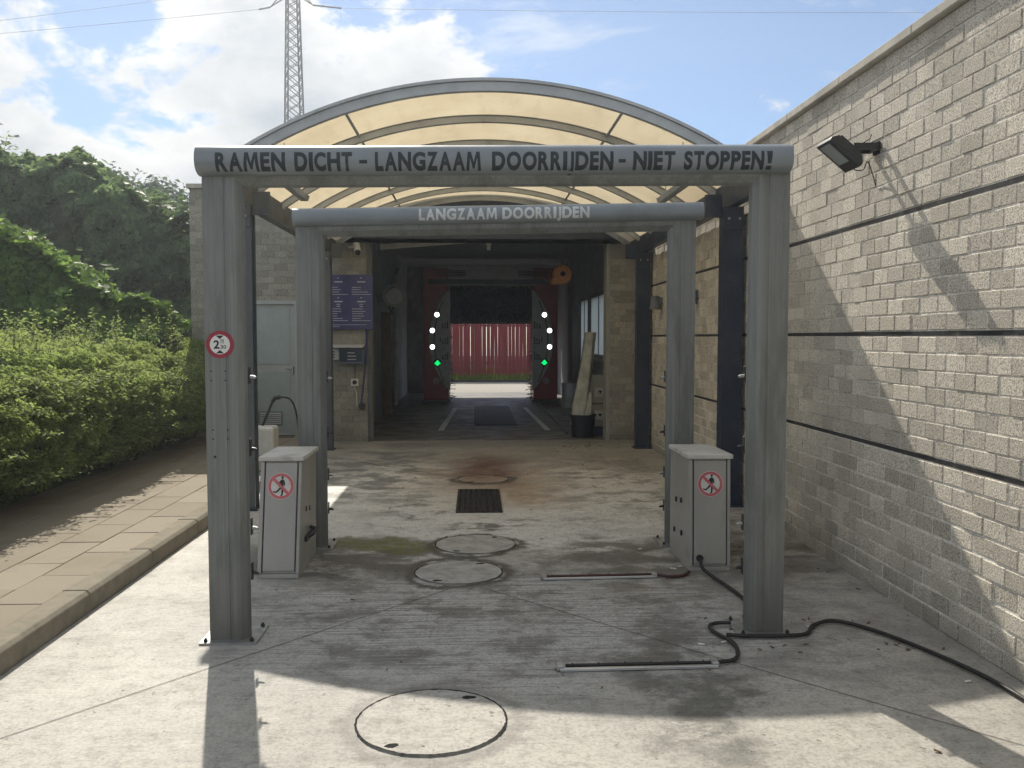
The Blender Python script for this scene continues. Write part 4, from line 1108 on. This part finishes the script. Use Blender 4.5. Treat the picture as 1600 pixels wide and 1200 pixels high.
# ================================================================== INSIDE THE BAY
mc = empty('wash_machine', 'red and grey gantry wash machine with lit guide lights inside the bay', 'wash machine', (0.36, 21.6, 0))
MY = 21.6
for s_, xi, xo in ((-1, -0.66, -1.28), (1, 1.43, 2.02)):
    MB().box(min(xi, xo), max(xi, xo), MY, MY + 1.3, 0.06, 3.30).build('column', 'machine_red', mc, bevel=0.03)
    MB().box(min(xi, xo) - .03, max(xi, xo) + .03, MY + .02, MY + 1.28, 0.0, 0.055).build('foot', 'machine_dark', mc)
    # bowed grey guide panel
    xin = xi - s_ * 0.04
    pts = [(xin, 0.30)] + [(xin + s_ * (0.02 + 0.50 * math.sin(math.pi * (z - 0.30) / 2.45) ** 0.8), z) for z in np.linspace(0.32, 2.74, 26)] + [(xin, 2.75)]
    pn = MB().prism(pts, 'y', MY - 0.10, MY - 0.002).build('guide_panel', 'machine_grey', mc)
    cur = [(xin + s_ * (0.015 + 0.37 * math.sin(math.pi * (z - 0.30) / 2.45) ** 0.8), MY - 0.104, z) for z in np.linspace(0.5, 2.5, 20)]
    MB().tube(cur, 0.012, 6).build('cable_line', 'black_plastic', pn)
    for k_, z in enumerate((2.15, 1.765, 1.365)):
        x_ = (1.688, 1.815, 1.816)[k_] if s_ > 0 else (-0.94, -1.051, -1.052)[k_]
        MB().ring((x_, MY - 0.112, z), 0.058, 0.082, 0.02, 'y', 24).build('lamp_rim', 'black_plastic', pn)
        MB().cyl((x_, MY - 0.112, z), 0.057, 0.014, 'y', 24).build('guide_lamp', 'lamp_white', pn)
    x_, z = (1.69, 0.98) if s_ > 0 else (-0.93, 0.97)
    MB().cyl((x_, MY - 0.108, z), 0.105, 0.014, 'y', 28).build('lamp_rim', 'black_plastic', pn)
    MB().prism([(x_ - .085, z - .02), (x_, z + .075), (x_ + .085, z - .02), (x_ + .035, z - .02), (x_ + .035, z - .055), (x_ - .035, z - .055), (x_ - .035, z - .02)], 'y', MY - 0.124, MY - 0.1155).build('arrow_lamp', 'lamp_green', pn)
    # dark marks printed on the panel
    for zz in (1.93, 1.55, 1.17):
        for q in range(3 if zz != 1.55 else 4):
            x_ = xin + s_ * (0.06 + 0.06 * q)
            MB().box(x_ - .012, x_ + .012, MY - 0.1035, MY - 0.1005, zz - .09 + 0.02 * (q % 2), zz + .06 - .03 * (q % 3)).build('mark', 'black_plastic', pn)
        MB().box(min(xin + s_ * .05, xin + s_ * .2), max(xin + s_ * .05, xin + s_ * .2), MY - 0.1038, MY - 0.1008, zz - .11, zz - .092).build('mark', 'black_plastic', pn)
    xe = 1.74 if s_ > 0 else -0.97
    MB().ring((xe, MY - 0.008, 0.53), 0.055, 0.078, 0.012, 'y', 24).build('emblem', 'machine_grey', mc)
    MB().cyl((xe, MY - 0.006, 0.53), 0.03, 0.008, 'y', 16).build('emblem', 'machine_grey', mc)
    # side brush edge
    sbm = MB(); xb = xi - s_ * 0.02
    for i in range(420):
        a = rnd.uniform(0, 6.283); z = rnd.uniform(0.08, 1.9); L = rnd.uniform(0.10, 0.20) if z > .5 else rnd.uniform(.12, .26)
        c0 = Vector((xb + s_ * 0.14, MY + 0.55, z)); e_ = c0 + Vector((math.cos(a) * (L + .06), math.sin(a) * (L + .06), -rnd.uniform(0.0, .08)))
        sbm.bar(c0, e_, 0.02, 0.008)
    sbm.tube([(xb + s_ * .14, MY + .55, .06), (xb + s_ * .14, MY + .55, 2.6)], 0.09, 12)
    b_ = sbm.build('side_brush', 'brush_navy', mc); b_['kind'] = 'stuff'
hb = MB().box(-1.23, 2.02, MY + 0.02, MY + 1.28, 2.86, 3.36).build('cross_beam', 'machine_grey', mc, bevel=0.03)
MB().box(-1.15, 1.94, MY - .004, MY + .018, 2.90, 3.02).build('lip', 'machine_dark', mc)
for xv in (-0.95, 1.05):
    for i in range(4): MB().box(xv, xv + 0.72, MY - 0.006, MY + 0.016, 3.09 + i * .04, 3.11 + i * .04).build('vent_slot', 'pit_dark', mc)
tb = MB().tube([(-0.64, MY + 0.7, 2.48), (1.40, MY + 0.7, 2.48)], 0.38, 20)
for i in range(900):
    a = rnd.uniform(0, 6.283); x = rnd.uniform(-0.62, 1.38); L = 0.40 + rnd.uniform(0.0, 0.12)
    c0 = Vector((x, MY + 0.7, 2.48)); tb.bar(c0 + Vector((0, math.cos(a), math.sin(a))) * 0.3, c0 + Vector((rnd.uniform(-.03, .03), math.cos(a) * L, math.sin(a) * L - .02)), 0.03, 0.008)
b_ = tb.build('roof_brush', 'brush_navy', mc); b_['kind'] = 'stuff'
# orange blower on the wall
of = empty('orange_blower', 'orange snail-shaped blower beside the machine top', 'blower', (1.62, 16.4, 2.77))
sp_ = [(1.62 + 0.165 * math.cos(a), 2.77 + 0.165 * math.sin(a)) for a in np.linspace(R(-60), R(200), 26)] + [(1.41, 2.655), (1.42, 2.60), (1.62, 2.602)]
ob = MB().prism(sp_, 'y', 16.3, 16.48).build('casing', 'orange', of, bevel=0.015)
MB().cyl((1.62, 16.294, 2.775), 0.05, 0.014, 'y', 24).build('intake', 'pit_dark', of)
MB().ring((1.62, 16.29, 2.775), 0.05, 0.064, 0.03, 'y', 28).build('intake_ring', 'orange', of)
MB().box(1.58, 1.66, 16.36, 16.43, 2.92, 3.60).build('hanger', 'machine_dark', of)
# hose reel on the left wall
hr = empty('hose_reel', 'pale round hose reel on the dark left bay wall', 'hose reel', (-1.75, 17.5, 2.45))
MB().ring((-1.60, 17.5, 2.42), 0.17, 0.225, 0.10, 'y', 32).build('drum', 'interior_light', hr)
MB().cyl((-1.60, 17.49, 2.40), 0.165, 0.05, 'y', 28).build('hub', 'machine_grey', hr)
MB().box(-1.95, -1.60, 17.55, 17.62, 2.30, 2.46).build('bracket', 'machine_dark', hr)
MB().tube(smooth_curve([(-1.62, 17.5, 2.22), (-1.66, 17.48, 2.1), (-1.70, 17.48, 2.2), (-1.74, 17.5, 2.3)]), 0.02, 8).build('hose', 'black_rubber', hr)
tag(MB().box(-1.94, -1.74, 18.2, 18.35, 0, 2.05).box(-1.95, -1.72, 18.18, 18.37, 2.05, 2.11).build('brown_post', 'wood_brown', bevel=0.006), 'tall brown guard post against the left bay wall', 'post')
tag(MB().tube([(-1.86, 20.6, 0), (-1.86, 20.6, 3.0), (-1.86, 21.3, 3.2)], 0.06, 12).tube([(-1.86, 20.6, .3), (-1.86, 20.6, .36)], .08, 12).build('drain_pipe', 'machine_grey'), 'grey vertical pipe beside the left machine column', 'pipe')
# boom arm under the lintel
bo_ = empty('swing_boom', 'pale metal boom arm hung under the bay lintel', 'boom', (-0.6, 14.1, 3.1))
MB().bar((-1.56, 14.25, 3.045), (0.20, 14.0, 3.16), 0.06, 0.085).build('arm', 'white_plastic', bo_, bevel=0.006)
MB().box(0.17, 0.25, 13.94, 14.05, 3.06, 3.26).cyl((0.21, 14.0, 3.02), 0.03, 0.08, 'z', 12).build('swivel', 'white_paint', bo_)
MB().box(-1.60, -1.52, 14.2, 14.3, 3.0, 3.3).build('pivot', 'machine_dark', bo_)
# black tub with rolled canvas, cream canisters
bk = empty('black_tub', 'black plastic tub on the bay floor beside the right pier', 'tub', (1.72, 13.95, 0))
MB().tube([(1.72, 13.98, 0.0), (1.72, 13.98, 0.35)], [0.17, 0.205], 28).build('body', 'bucket', bk)
MB().ring((1.72, 13.98, 0.355), 0.19, 0.218, 0.022, 'z', 32).build('rim', 'bucket', bk)
cvs = empty('rolled_canvas', 'tall roll of beige canvas leaning out of the black tub', 'canvas roll', (1.72, 14.0, 0.2))
def cloth(name, path, r, seed, n=22):
    rr = random.Random(seed); P = smooth_curve(path, 10); vs = []; fs = []; ph = [rr.uniform(0, 6.28) for _ in range(4)]
    for i, p in enumerate(P):
        t = i / (len(P) - 1)
        for k_ in range(n):
            a = 2 * math.pi * k_ / n
            q = r * (1.0 - 0.28 * t) * (1 + 0.22 * math.sin(3 * a + ph[0] + t * 3) + 0.14 * math.sin(7 * a + ph[1] - 2 * t) + 0.06 * math.sin(11 * a + ph[2]))
            vs.append((p.x + q * math.cos(a), p.y + q * 0.7 * math.sin(a), p.z))
    for i in range(len(P) - 1):
        for k_ in range(n): fs.append((i * n + k_, i * n + (k_ + 1) % n, (i + 1) * n + (k_ + 1) % n, (i + 1) * n + k_))
    m_ = MB(); m_._add(vs, fs, True); o_ = len(P) - 1; m_._add(vs[-n:], [list(range(n))]); return m_.build(name, 'canvas', cvs)
cloth('roll', [(1.66, 13.98, 0.20), (1.72, 13.98, 0.65), (1.79, 14.0, 1.15), (1.85, 14.04, 1.68)], 0.115, 5)
cloth('loose_flap', [(1.78, 13.94, 0.22), (1.80, 13.94, 0.50), (1.83, 13.98, 0.72)], 0.075, 9)
for i, (z0, z1, lab) in enumerate(((0.13, 0.50, 'lower cream canister on the blue tray behind the black tub'), (0.51, 0.98, 'upper cream canister stacked behind the black tub'))):
    k_ = empty('cream_canister', lab, 'canister', (2.05, 14.4, z0), 'stacked cream canisters')
    MB().box(1.88, 2.26, 14.25, 14.6, z0, z1).build('body', 'crate_cream', k_, bevel=0.03, seg=3)
    MB().box(1.95, 2.12, 14.235, 14.249, z0 + .12, z0 + .27).build('label_patch', 'white_plastic', k_)
    MB().prism([(2.0, z0 + .22), (2.07, z0 + .22), (2.035, z0 + .17)], 'y', 14.229, 14.2345).build('hazard_mark', 'sign_black', k_)
    MB().cyl((1.97, 14.42, z1 + .0), 0.04, 0.03, 'z', 14).build('cap', 'machine_dark', k_)
tag(MB().box(1.84, 2.30, 14.2, 14.66, 0.0, 0.125).build('blue_tray', 'crate_blue', bevel=0.01), 'dark blue spill tray under the cream canisters', 'tray')
tag(MB().cyl((2.12, 19.9, 0.25), 0.16, 0.5, 'z', 20).cyl((2.12, 19.9, 0.53), 0.17, 0.06, 'z', 20).build('bin', 'machine_grey'), 'grey bin by the window wall near the machine', 'bin')

# ================================================================== BEYOND: FENCE, GRASS
fe = empty('board_fence', 'dark red vertical board fence seen through the bay', 'fence', (0.6, 33.0, 0))
x = -3.2; i = 0
while x < 4.4:
    wd = rnd.uniform(0.115, 0.15); gap = rnd.choice([0.001, 0.002, 0.003, 0.004, 0.006, 0.016]); lean = rnd.uniform(-.02, .02)
    m_ = MB().prism([(x, 0.12 + rnd.uniform(-.03, .06)), (x + wd, 0.12 + rnd.uniform(-.03, .06)), (x + wd + lean, 2.8), (x + lean, 2.8)], 'y', 33.0 + (i % 2) * .012, 33.02 + (i % 2) * .012)
    m_.build('plank', 'fence_red', fe); x += wd + gap; i += 1
for z in (0.6, 2.0): MB().box(-3.2, 4.4, 33.04, 33.08, z, z + .08).build('rail', 'fence_red', fe)
for xx in (-2.4, -0.1, 2.2): MB().box(xx, xx + .09, 33.085, 33.17, 0, 2.7).build('post', 'galv', fe)


# ================================================================== FOLIAGE
def leaves(name, P, Nn, size, m, parent, kind='stuff', aspect=0.6, droop=0.0):
    """P: n x 3 points, Nn: n x 3 facing; each leaf a folded diamond of two triangles"""
    n = len(P); Nn = Nn / np.maximum(1e-6, np.linalg.norm(Nn, axis=1, keepdims=True))
    a = nr.normal(size=(n, 3)); a[:, 2] -= droop
    a -= Nn * (a * Nn).sum(1, keepdims=True); a /= np.maximum(1e-6, np.linalg.norm(a, axis=1, keepdims=True))
    b = np.cross(Nn, a); s = (size * nr.uniform(0.45, 1.6, n))[:, None]
    V = np.stack([P - a * s * .5, P + b * s * .5 * aspect + Nn * s * .12, P + a * s * .5 - Nn * s * .08, P - b * s * .5 * aspect + Nn * s * .12], 1).reshape(-1, 3)
    me = bpy.data.meshes.new(name); me.vertices.add(4 * n); me.vertices.foreach_set('co', V.astype(np.float32).ravel())
    idx = np.arange(n) * 4
    F = np.stack([idx, idx + 1, idx + 2, idx, idx + 2, idx + 3], 1).ravel()
    me.loops.add(6 * n); me.loops.foreach_set('vertex_index', F.astype(np.int32))
    me.polygons.add(2 * n); me.polygons.foreach_set('loop_start', (np.arange(2 * n) * 3).astype(np.int32))
    me.update(calc_edges=True); me.validate()
    me.materials.append(M[m]); o = bpy.data.objects.new(name, me); COL.objects.link(o); o.parent = parent
    if kind: o['kind'] = kind
    return o


def lump(P, amp, f, seed):
    r = np.random.default_rng(seed); out = np.zeros(len(P))
    for k in range(7):
        w_ = r.normal(size=3); w_ /= np.linalg.norm(w_); out += np.sin(P @ w_ * f * r.uniform(.6, 1.9) + r.uniform(0, 6.28))
    return amp * out / 2.6


# hedge along the pavement
hg = empty('clipped_hedge', 'dense leafy hedge with overhanging sprigs along the pavement', 'hedge', (-4.6, 8.5, 0))
HY0, HY1 = 3.4, 13.3
n = 150000
u = nr.uniform(HY0, HY1, n); th = nr.uniform(0, 1, n)
# cross-section: foot (-3.98,.35) -> belly (-3.62,.75) -> shoulder (-3.75,1.35) -> top (-4.5,1.62) -> (-5.4,1.65)
sec = np.array([(-4.05, 0.22), (-3.80, 0.45), (-3.62, 0.80), (-3.66, 1.12), (-3.86, 1.36), (-4.3, 1.52), (-4.9, 1.60), (-5.5, 1.62)])
sl = np.concatenate([[0], np.cumsum(np.linalg.norm(np.diff(sec, axis=0), axis=1))]); sl /= sl[-1]
th = np.where(nr.uniform(size=n) < .72, th * .58, th)
X = np.interp(th, sl, sec[:, 0]); Z = np.interp(th, sl, sec[:, 1])
tx = np.interp(np.minimum(1, th + .02), sl, sec[:, 0]) - np.interp(np.maximum(0, th - .02), sl, sec[:, 0]); tz = np.interp(np.minimum(1, th + .02), sl, sec[:, 1]) - np.interp(np.maximum(0, th - .02), sl, sec[:, 1])
Nn = np.stack([tz, np.zeros(n), -tx], 1); Nn /= np.maximum(1e-6, np.linalg.norm(Nn, axis=1, keepdims=True))
P = np.stack([X, u, Z], 1)
dsp = lump(P * np.array([1, 1, 2.2]), .045, 2.2, 1) + lump(P * np.array([1, .7, 2.6]), .05, 8, 2) + lump(P * np.array([1, .7, 2.6]), .045, 19, 3) - np.abs(nr.normal(0, .10, n)); dsp += np.where((th > .1) & (th < .35), .05, 0)
P = P + Nn * dsp[:, None]
fac = Nn * .5 + nr.normal(0, .55, (n, 3)) + np.array([-.1, .45, .75])
leaves('foliage', P, fac, 0.036, 'leaf_hedge', hg, aspect=0.62)
# upright sprigs and arching side shoots
sp_p = []; sp_n = []; twig = MB()
for i in range(900):
    top = rnd.random() < .3
    y = rnd.uniform(HY0, HY1 - .4)
    if top: x0, z0 = rnd.uniform(-5.0, -3.9), rnd.uniform(1.40, 1.55); dd = Vector((rnd.uniform(-.5, .6), rnd.uniform(-.6, .5), 1)); L = rnd.choice([.10, .14, .18, .22, .30, .42])
    else: x0, z0 = rnd.uniform(-3.86, -3.64), rnd.uniform(.4, 1.3); dd = Vector((1, rnd.uniform(-.9, .5), rnd.uniform(-.25, .35))); L = rnd.uniform(.12, .36)
    a = Vector((x0, y, z0)); b = a + dd.normalized() * L
    twig.tube([a, b], [0.0025, 0.0012], 4, False)
    for k in range(int(L * 95)):
        q = a.lerp(b, rnd.random() ** .8) + Vector((rnd.gauss(0, .028), rnd.gauss(0, .028), rnd.gauss(0, .02))); sp_p.append(q); sp_n.append((rnd.gauss(0, .5) + dd.x * .2, rnd.gauss(0, .5), 1))
leaves('sprig_leaves', np.array(sp_p), np.array(sp_n), 0.036, 'leaf_hedge', hg)
o = twig.build('twigs', 'bark', hg); o['kind'] = 'stuff'
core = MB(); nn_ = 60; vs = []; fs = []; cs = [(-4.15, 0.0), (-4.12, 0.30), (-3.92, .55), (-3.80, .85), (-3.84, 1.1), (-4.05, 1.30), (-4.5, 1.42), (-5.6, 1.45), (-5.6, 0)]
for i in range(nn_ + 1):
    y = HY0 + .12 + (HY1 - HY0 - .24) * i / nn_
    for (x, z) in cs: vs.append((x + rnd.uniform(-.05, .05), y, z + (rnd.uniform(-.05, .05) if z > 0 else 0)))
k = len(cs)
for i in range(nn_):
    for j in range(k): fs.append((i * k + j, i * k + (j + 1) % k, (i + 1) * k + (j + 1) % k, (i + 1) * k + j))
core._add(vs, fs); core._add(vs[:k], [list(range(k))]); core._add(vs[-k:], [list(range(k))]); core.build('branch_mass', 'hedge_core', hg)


# ivy-covered masses
def ivy(name, label, top, y0, y1, x0, x1, nleaf, size, m, seed, amp=.16, ztop_noise=.12):
    """top: list of (x, z); a wall of ivy between y0 (near face) and y1"""
    g = empty(name, label, 'ivy', ((x0 + x1) / 2, y0, 0))
    tx_, tz_ = np.array([t[0] for t in top]), np.array([t[1] for t in top])
    zt = lambda x: np.interp(x, tx_, tz_)
    nf = int(nleaf * .62); ntp = nleaf - nf
    x = nr.uniform(x0, x1, nf); z = nr.uniform(0, 1, nf) ** .8 * zt(x)
    P1_ = np.stack([x, np.full(nf, y0), z], 1)
    d_ = lump(P1_, amp, 2.4, seed) + lump(P1_, amp * .5, 7, seed + 1) - np.abs(nr.normal(0, .06, nf))
    roundoff = np.clip((z - zt(x) + .5) / .5, 0, 1) ** 2 * .35
    P1_[:, 1] -= d_ - roundoff
    N1 = nr.normal(0, .45, (nf, 3)) + np.array([0, -1, .35])
    x = nr.uniform(x0, x1, ntp); y = y0 + .1 + (y1 - y0) * nr.uniform(0, 1, ntp) ** 1.6
    P2_ = np.stack([x, y, zt(x)], 1); P2_[:, 2] += lump(P2_, ztop_noise, 3.0, seed + 2) + lump(P2_, ztop_noise * .5, 9, seed + 3) - np.abs(nr.normal(0, .06, ntp)) + (nr.uniform(size=ntp) > .95) * nr.uniform(0, .10, ntp)
    N2 = nr.normal(0, .5, (ntp, 3)) + np.array([0, -.45, 1])
    leaves('foliage', np.concatenate([P1_, P2_]), np.concatenate([N1, N2]), size, m, g, aspect=.85, droop=1.2)
    # shoots that stand out of the mass
    cp_, cn_ = [], []; tw = MB(); kk = int((x1 - x0) * 7)
    for _ in range(kk):
        xx = rnd.uniform(x0, x1); onf = rnd.random() < .55
        base = Vector((xx, y0 - amp * .5, rnd.uniform(.3, 1.0) * float(zt(xx)))) if onf else Vector((xx, y0 + rnd.uniform(0, .6), float(zt(xx)) - .05))
        dr_ = Vector((rnd.uniform(-.6, .6), rnd.uniform(-1, -.2), rnd.uniform(-.6, .5))) if onf else Vector((rnd.uniform(-.7, .7), rnd.uniform(-.7, .2), rnd.uniform(.3, 1)))
        L_ = size * rnd.uniform(1.5, 4.0); e_ = base + dr_.normalized() * L_; tw.tube([base, e_], [.006, .003], 4, False)
        for _k in range(rnd.randint(8, 20)):
            q = base.lerp(e_, rnd.uniform(.2, 1.1)); cp_.append((q.x + rnd.gauss(0, size * .55), q.y + rnd.gauss(0, size * .55), q.z + rnd.gauss(0, size * .5))); cn_.append((rnd.gauss(0, .4), rnd.gauss(-.4, .4), 1))
    leaves('shoot_leaves', np.array(cp_), np.array(cn_), size * 1.05, m, g, aspect=.85, droop=.8)
    o_ = tw.build('shoots', 'bark', g); o_['kind'] = 'stuff'
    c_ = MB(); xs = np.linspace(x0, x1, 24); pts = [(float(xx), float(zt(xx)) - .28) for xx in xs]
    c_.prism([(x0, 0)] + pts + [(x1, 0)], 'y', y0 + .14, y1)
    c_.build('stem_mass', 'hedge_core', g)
    return g


ivy('near_ivy_bank', 'bright green ivy bank sloping down behind the hedge', [(-14, 4.3), (-7.6, 3.5), (-6.5, 3.05), (-5.95, 2.75), (-5.5, 2.45), (-5.0, 2.15), (-4.85, 1.98), (-4.2, 1.93), (-3.9, 1.85)],
    12.1, 13.3, -14, -4.28, 42000, 0.11, 'leaf_ivy', 21, .14, .10)
ivy('tall_ivy_wall', 'tall dark ivy-covered mass rising behind the ivy bank', [(-24, 6.6), (-12, 5.75), (-9.4, 5.25), (-8.2, 5.0), (-7.1, 4.5), (-6.5, 4.25), (-5.8, 4.0), (-4.6, 3.75)],
    18.0, 22.5, -24, -4.45, 120000, 0.14, 'leaf_ivy_far', 31, .34, .20)


def tree(name, label, x, y, h, rx, rz, nl, size, m, seed):
    r = np.random.default_rng(seed); g = empty(name, label, 'tree', (x, y, 0))
    t_ = MB().tube([(x, y, 0), (x + .1, y, h * .35), (x, y + .1, h * .62)], [0.32, .24, .12], 10)
    ends = []
    for i in range(9):
        a = r.uniform(0, 6.28); e = Vector((x + math.cos(a) * rx * .6, y + math.sin(a) * rx * .6, h - rz * r.uniform(.4, 1.3))); ends.append(e)
        t_.tube([(x, y, h * r.uniform(.35, .6)), (x + (e.x - x) * .5, y + (e.y - y) * .5, h * .62), e], [.10, .06, .02], 6)
    t_.build('trunk', 'bark', g)
    cl = r.normal(size=(46, 3)); cl /= np.linalg.norm(cl, axis=1, keepdims=True); cl *= r.uniform(.45, 1, (46, 1)) ** .5; cl = cl * [rx, rx, rz] + [x, y, h - rz]
    w_ = r.integers(0, 46, nl); off = r.normal(size=(nl, 3)) * [.36, .36, .26] * (rx / 3.0)
    P = cl[w_] + off; N_ = off + r.normal(0, .4, (nl, 3)) + [0, 0, .5]
    leaves('crown', P, N_, size, m, g)
    return g


tree('tree', 'dark round-topped tree showing above the ivy beside the building', -13.4, 36, 8.0, 3.4, 2.8, 42000, .20, 'leaf_tree', 5)
tree('tree', 'dark tree further left hidden mostly behind the tall ivy', -21, 40, 7.0, 4.0, 3.0, 12000, .18, 'leaf_tree', 6)

# grass strip behind the road
ng = 9000
gp_ = np.stack([nr.uniform(-4, 5.5, ng), nr.uniform(31.4, 35.5, ng), np.zeros(ng)], 1); hgt = nr.uniform(.10, .34, ng) + (gp_[:, 1] > 33.05) * .25
ang = nr.uniform(0, 6.28, ng); wv_ = np.stack([np.cos(ang), np.sin(ang), np.zeros(ng)], 1) * .022; tip = gp_ + np.stack([nr.normal(0, .06, ng), nr.normal(0, .06, ng), hgt], 1)
V = np.stack([gp_ - wv_, gp_ + wv_, tip], 1).reshape(-1, 3)
me = bpy.data.meshes.new('grass'); me.from_pydata(V.tolist(), [], np.arange(3 * ng).reshape(-1, 3).tolist()); me.materials.append(M['grass'])
tag(link_mesh('grass', me), 'bright green grass along the foot of the red fence', 'grass', kind='stuff')

# leaf litter and crumbs on the concrete
lt = MB()
for i in range(130):
    q = rnd.random() ** .8
    if q < .35: x, y = rnd.gauss(1.45, .28), rnd.gauss(12.7, .25)
    elif q < .55: x, y = rnd.uniform(1.3, 2.3), rnd.uniform(4.3, 4.9)
    elif q < .7: x, y = rnd.uniform(WX - .18, WX - .03), rnd.uniform(3.5, 12)
    else: x, y = rnd.uniform(-2.1, 2.4), rnd.uniform(3.0, 12)
    s_ = rnd.uniform(.005, .018) * (1.3 if y > 10 else .8); a = rnd.uniform(0, 6.28)
    lt.obox((x, y, .006), (s_ * math.cos(a), s_ * math.sin(a), rnd.uniform(-.002, .003)), (-s_ * .4 * math.sin(a), s_ * .4 * math.cos(a), 0), (0, 0, .0015))
tag(lt.build('leaf_litter', 'litter'), 'scattered brown leaf crumbs on the concrete', 'litter', kind='stuff')
lt = MB()
for (x, y) in ((1.30, 4.47), (1.17, 4.44), (1.36, 5.93), (1.42, 5.98), (1.24, 6.5), (1.0, 6.55), (1.86, 4.70), (1.90, 4.72), (1.83, 4.69), (2.28, 3.9)):
    lt.obox((x, y, .006), (rnd.uniform(.01, .018), rnd.uniform(-.006, .006), 0), (rnd.uniform(-.004, .004), .006, .001), (0, 0, .002))
tag(lt.build('paper_scraps', 'litter_pale'), 'small pale scraps beside the hose and cabinets', 'litter', kind='stuff')

# ================================================================== PYLON AND WIRES
PYY = 60.0; PCX = -12.07
py = empty('pylon', 'grey lattice power pylon rising behind the canopy', 'pylon', (PCX, PYY, 0))
def half(z): return 1.023 - z * 0.0243          # half-width at height
ry = R(24); ca_, sa_ = math.cos(ry), math.sin(ry)
def corner(i, z):
    h_ = half(z); a, b = [(-1, -1), (1, -1), (1, 1), (-1, 1)][i]; return (PCX + (a * ca_ - b * sa_) * h_ * .82, PYY + (a * sa_ + b * ca_) * h_ * .82, z)
ZTOP = 27.0
for i in range(4): MB().bar(corner(i, 0), corner(i, ZTOP), 0.095).build('leg', 'pylon_steel', py)
zl = 11.0; lv = []
while zl < ZTOP: lv.append(zl); zl += 1.15 * half(zl)
for a, b in zip(lv[:-1], lv[1:]):
    for i in range(4):
        j = (i + 1) % 4
        MB().bar(corner(i, a), corner(j, b), 0.045).build('brace', 'pylon_steel', py)
        MB().bar(corner(j, a), corner(i, b), 0.045).build('brace', 'pylon_steel', py)
for a in ((-13.55, PYY, 23.45), (-10.75, PYY, 23.63)):
    for i in range(4): MB().bar(corner(i, 24.7), a, 0.045).build('cross_arm', 'pylon_steel', py)
MB().tube([(-10.75, PYY, 23.63), (-8.85, PYY, 23.46)], 0.06, 8).build('insulator', 'pylon_steel', py)
MB().tube([(-13.55, PYY, 23.45), (-14.3, PYY, 23.3)], 0.055, 8).build('insulator', 'pylon_steel', py)
MB().bar((PCX + 0.93, PYY - .5, 8), (PCX + 0.50, PYY - .5, 26), 0.05).build('cable_riser', 'pylon_steel', py)
def wire(label, a, b, sag=1.0):
    a, b = Vector(a), Vector(b); pts = [a.lerp(b, t) - Vector((0, 0, sag * 4 * t * (1 - t))) for t in np.linspace(0, 1, 24)]
    tag(MB().tube(pts, 0.014, 5).build('power_line', 'wire'), label, 'wire', 'overhead power lines')
wire('overhead wire running right from the pylon across the blue sky', (-8.85, PYY, 23.46), (66, PYY, 24.6), .3)
wire('lower overhead wire running left from the pylon over the clouds', (-14.3, PYY, 23.3), (-60, PYY, 18.9), .2)
wire('upper overhead wire crossing the top left corner', (-8.5, PYY + 3, 26.9), (-60, PYY + 3, 20.0), .3)

# ================================================================== HAZE
hm_ = bpy.data.materials.new('haze'); hm_.use_nodes = True; hm_.node_tree.nodes.clear(); n = NT(hm_.node_tree)
pv = n.add('ShaderNodeVolumePrincipled', {'Color': (0.86, 0.92, 1.0, 1), 'Density': 0.0024, 'Anisotropy': 0.55})  # thin volume added to lift the darks like veiling lens glare
om = n.add('ShaderNodeOutputMaterial'); n.l.new(pv.outputs[0], om.inputs['Volume']); M['haze'] = hm_
tag(MB().box(-74, 74, -32, 80, -1.7, 28.0).build('haze', 'haze'), 'thin haze added over the whole place to imitate lens glare', 'haze', kind='stuff')
bpy.context.view_layer.update()
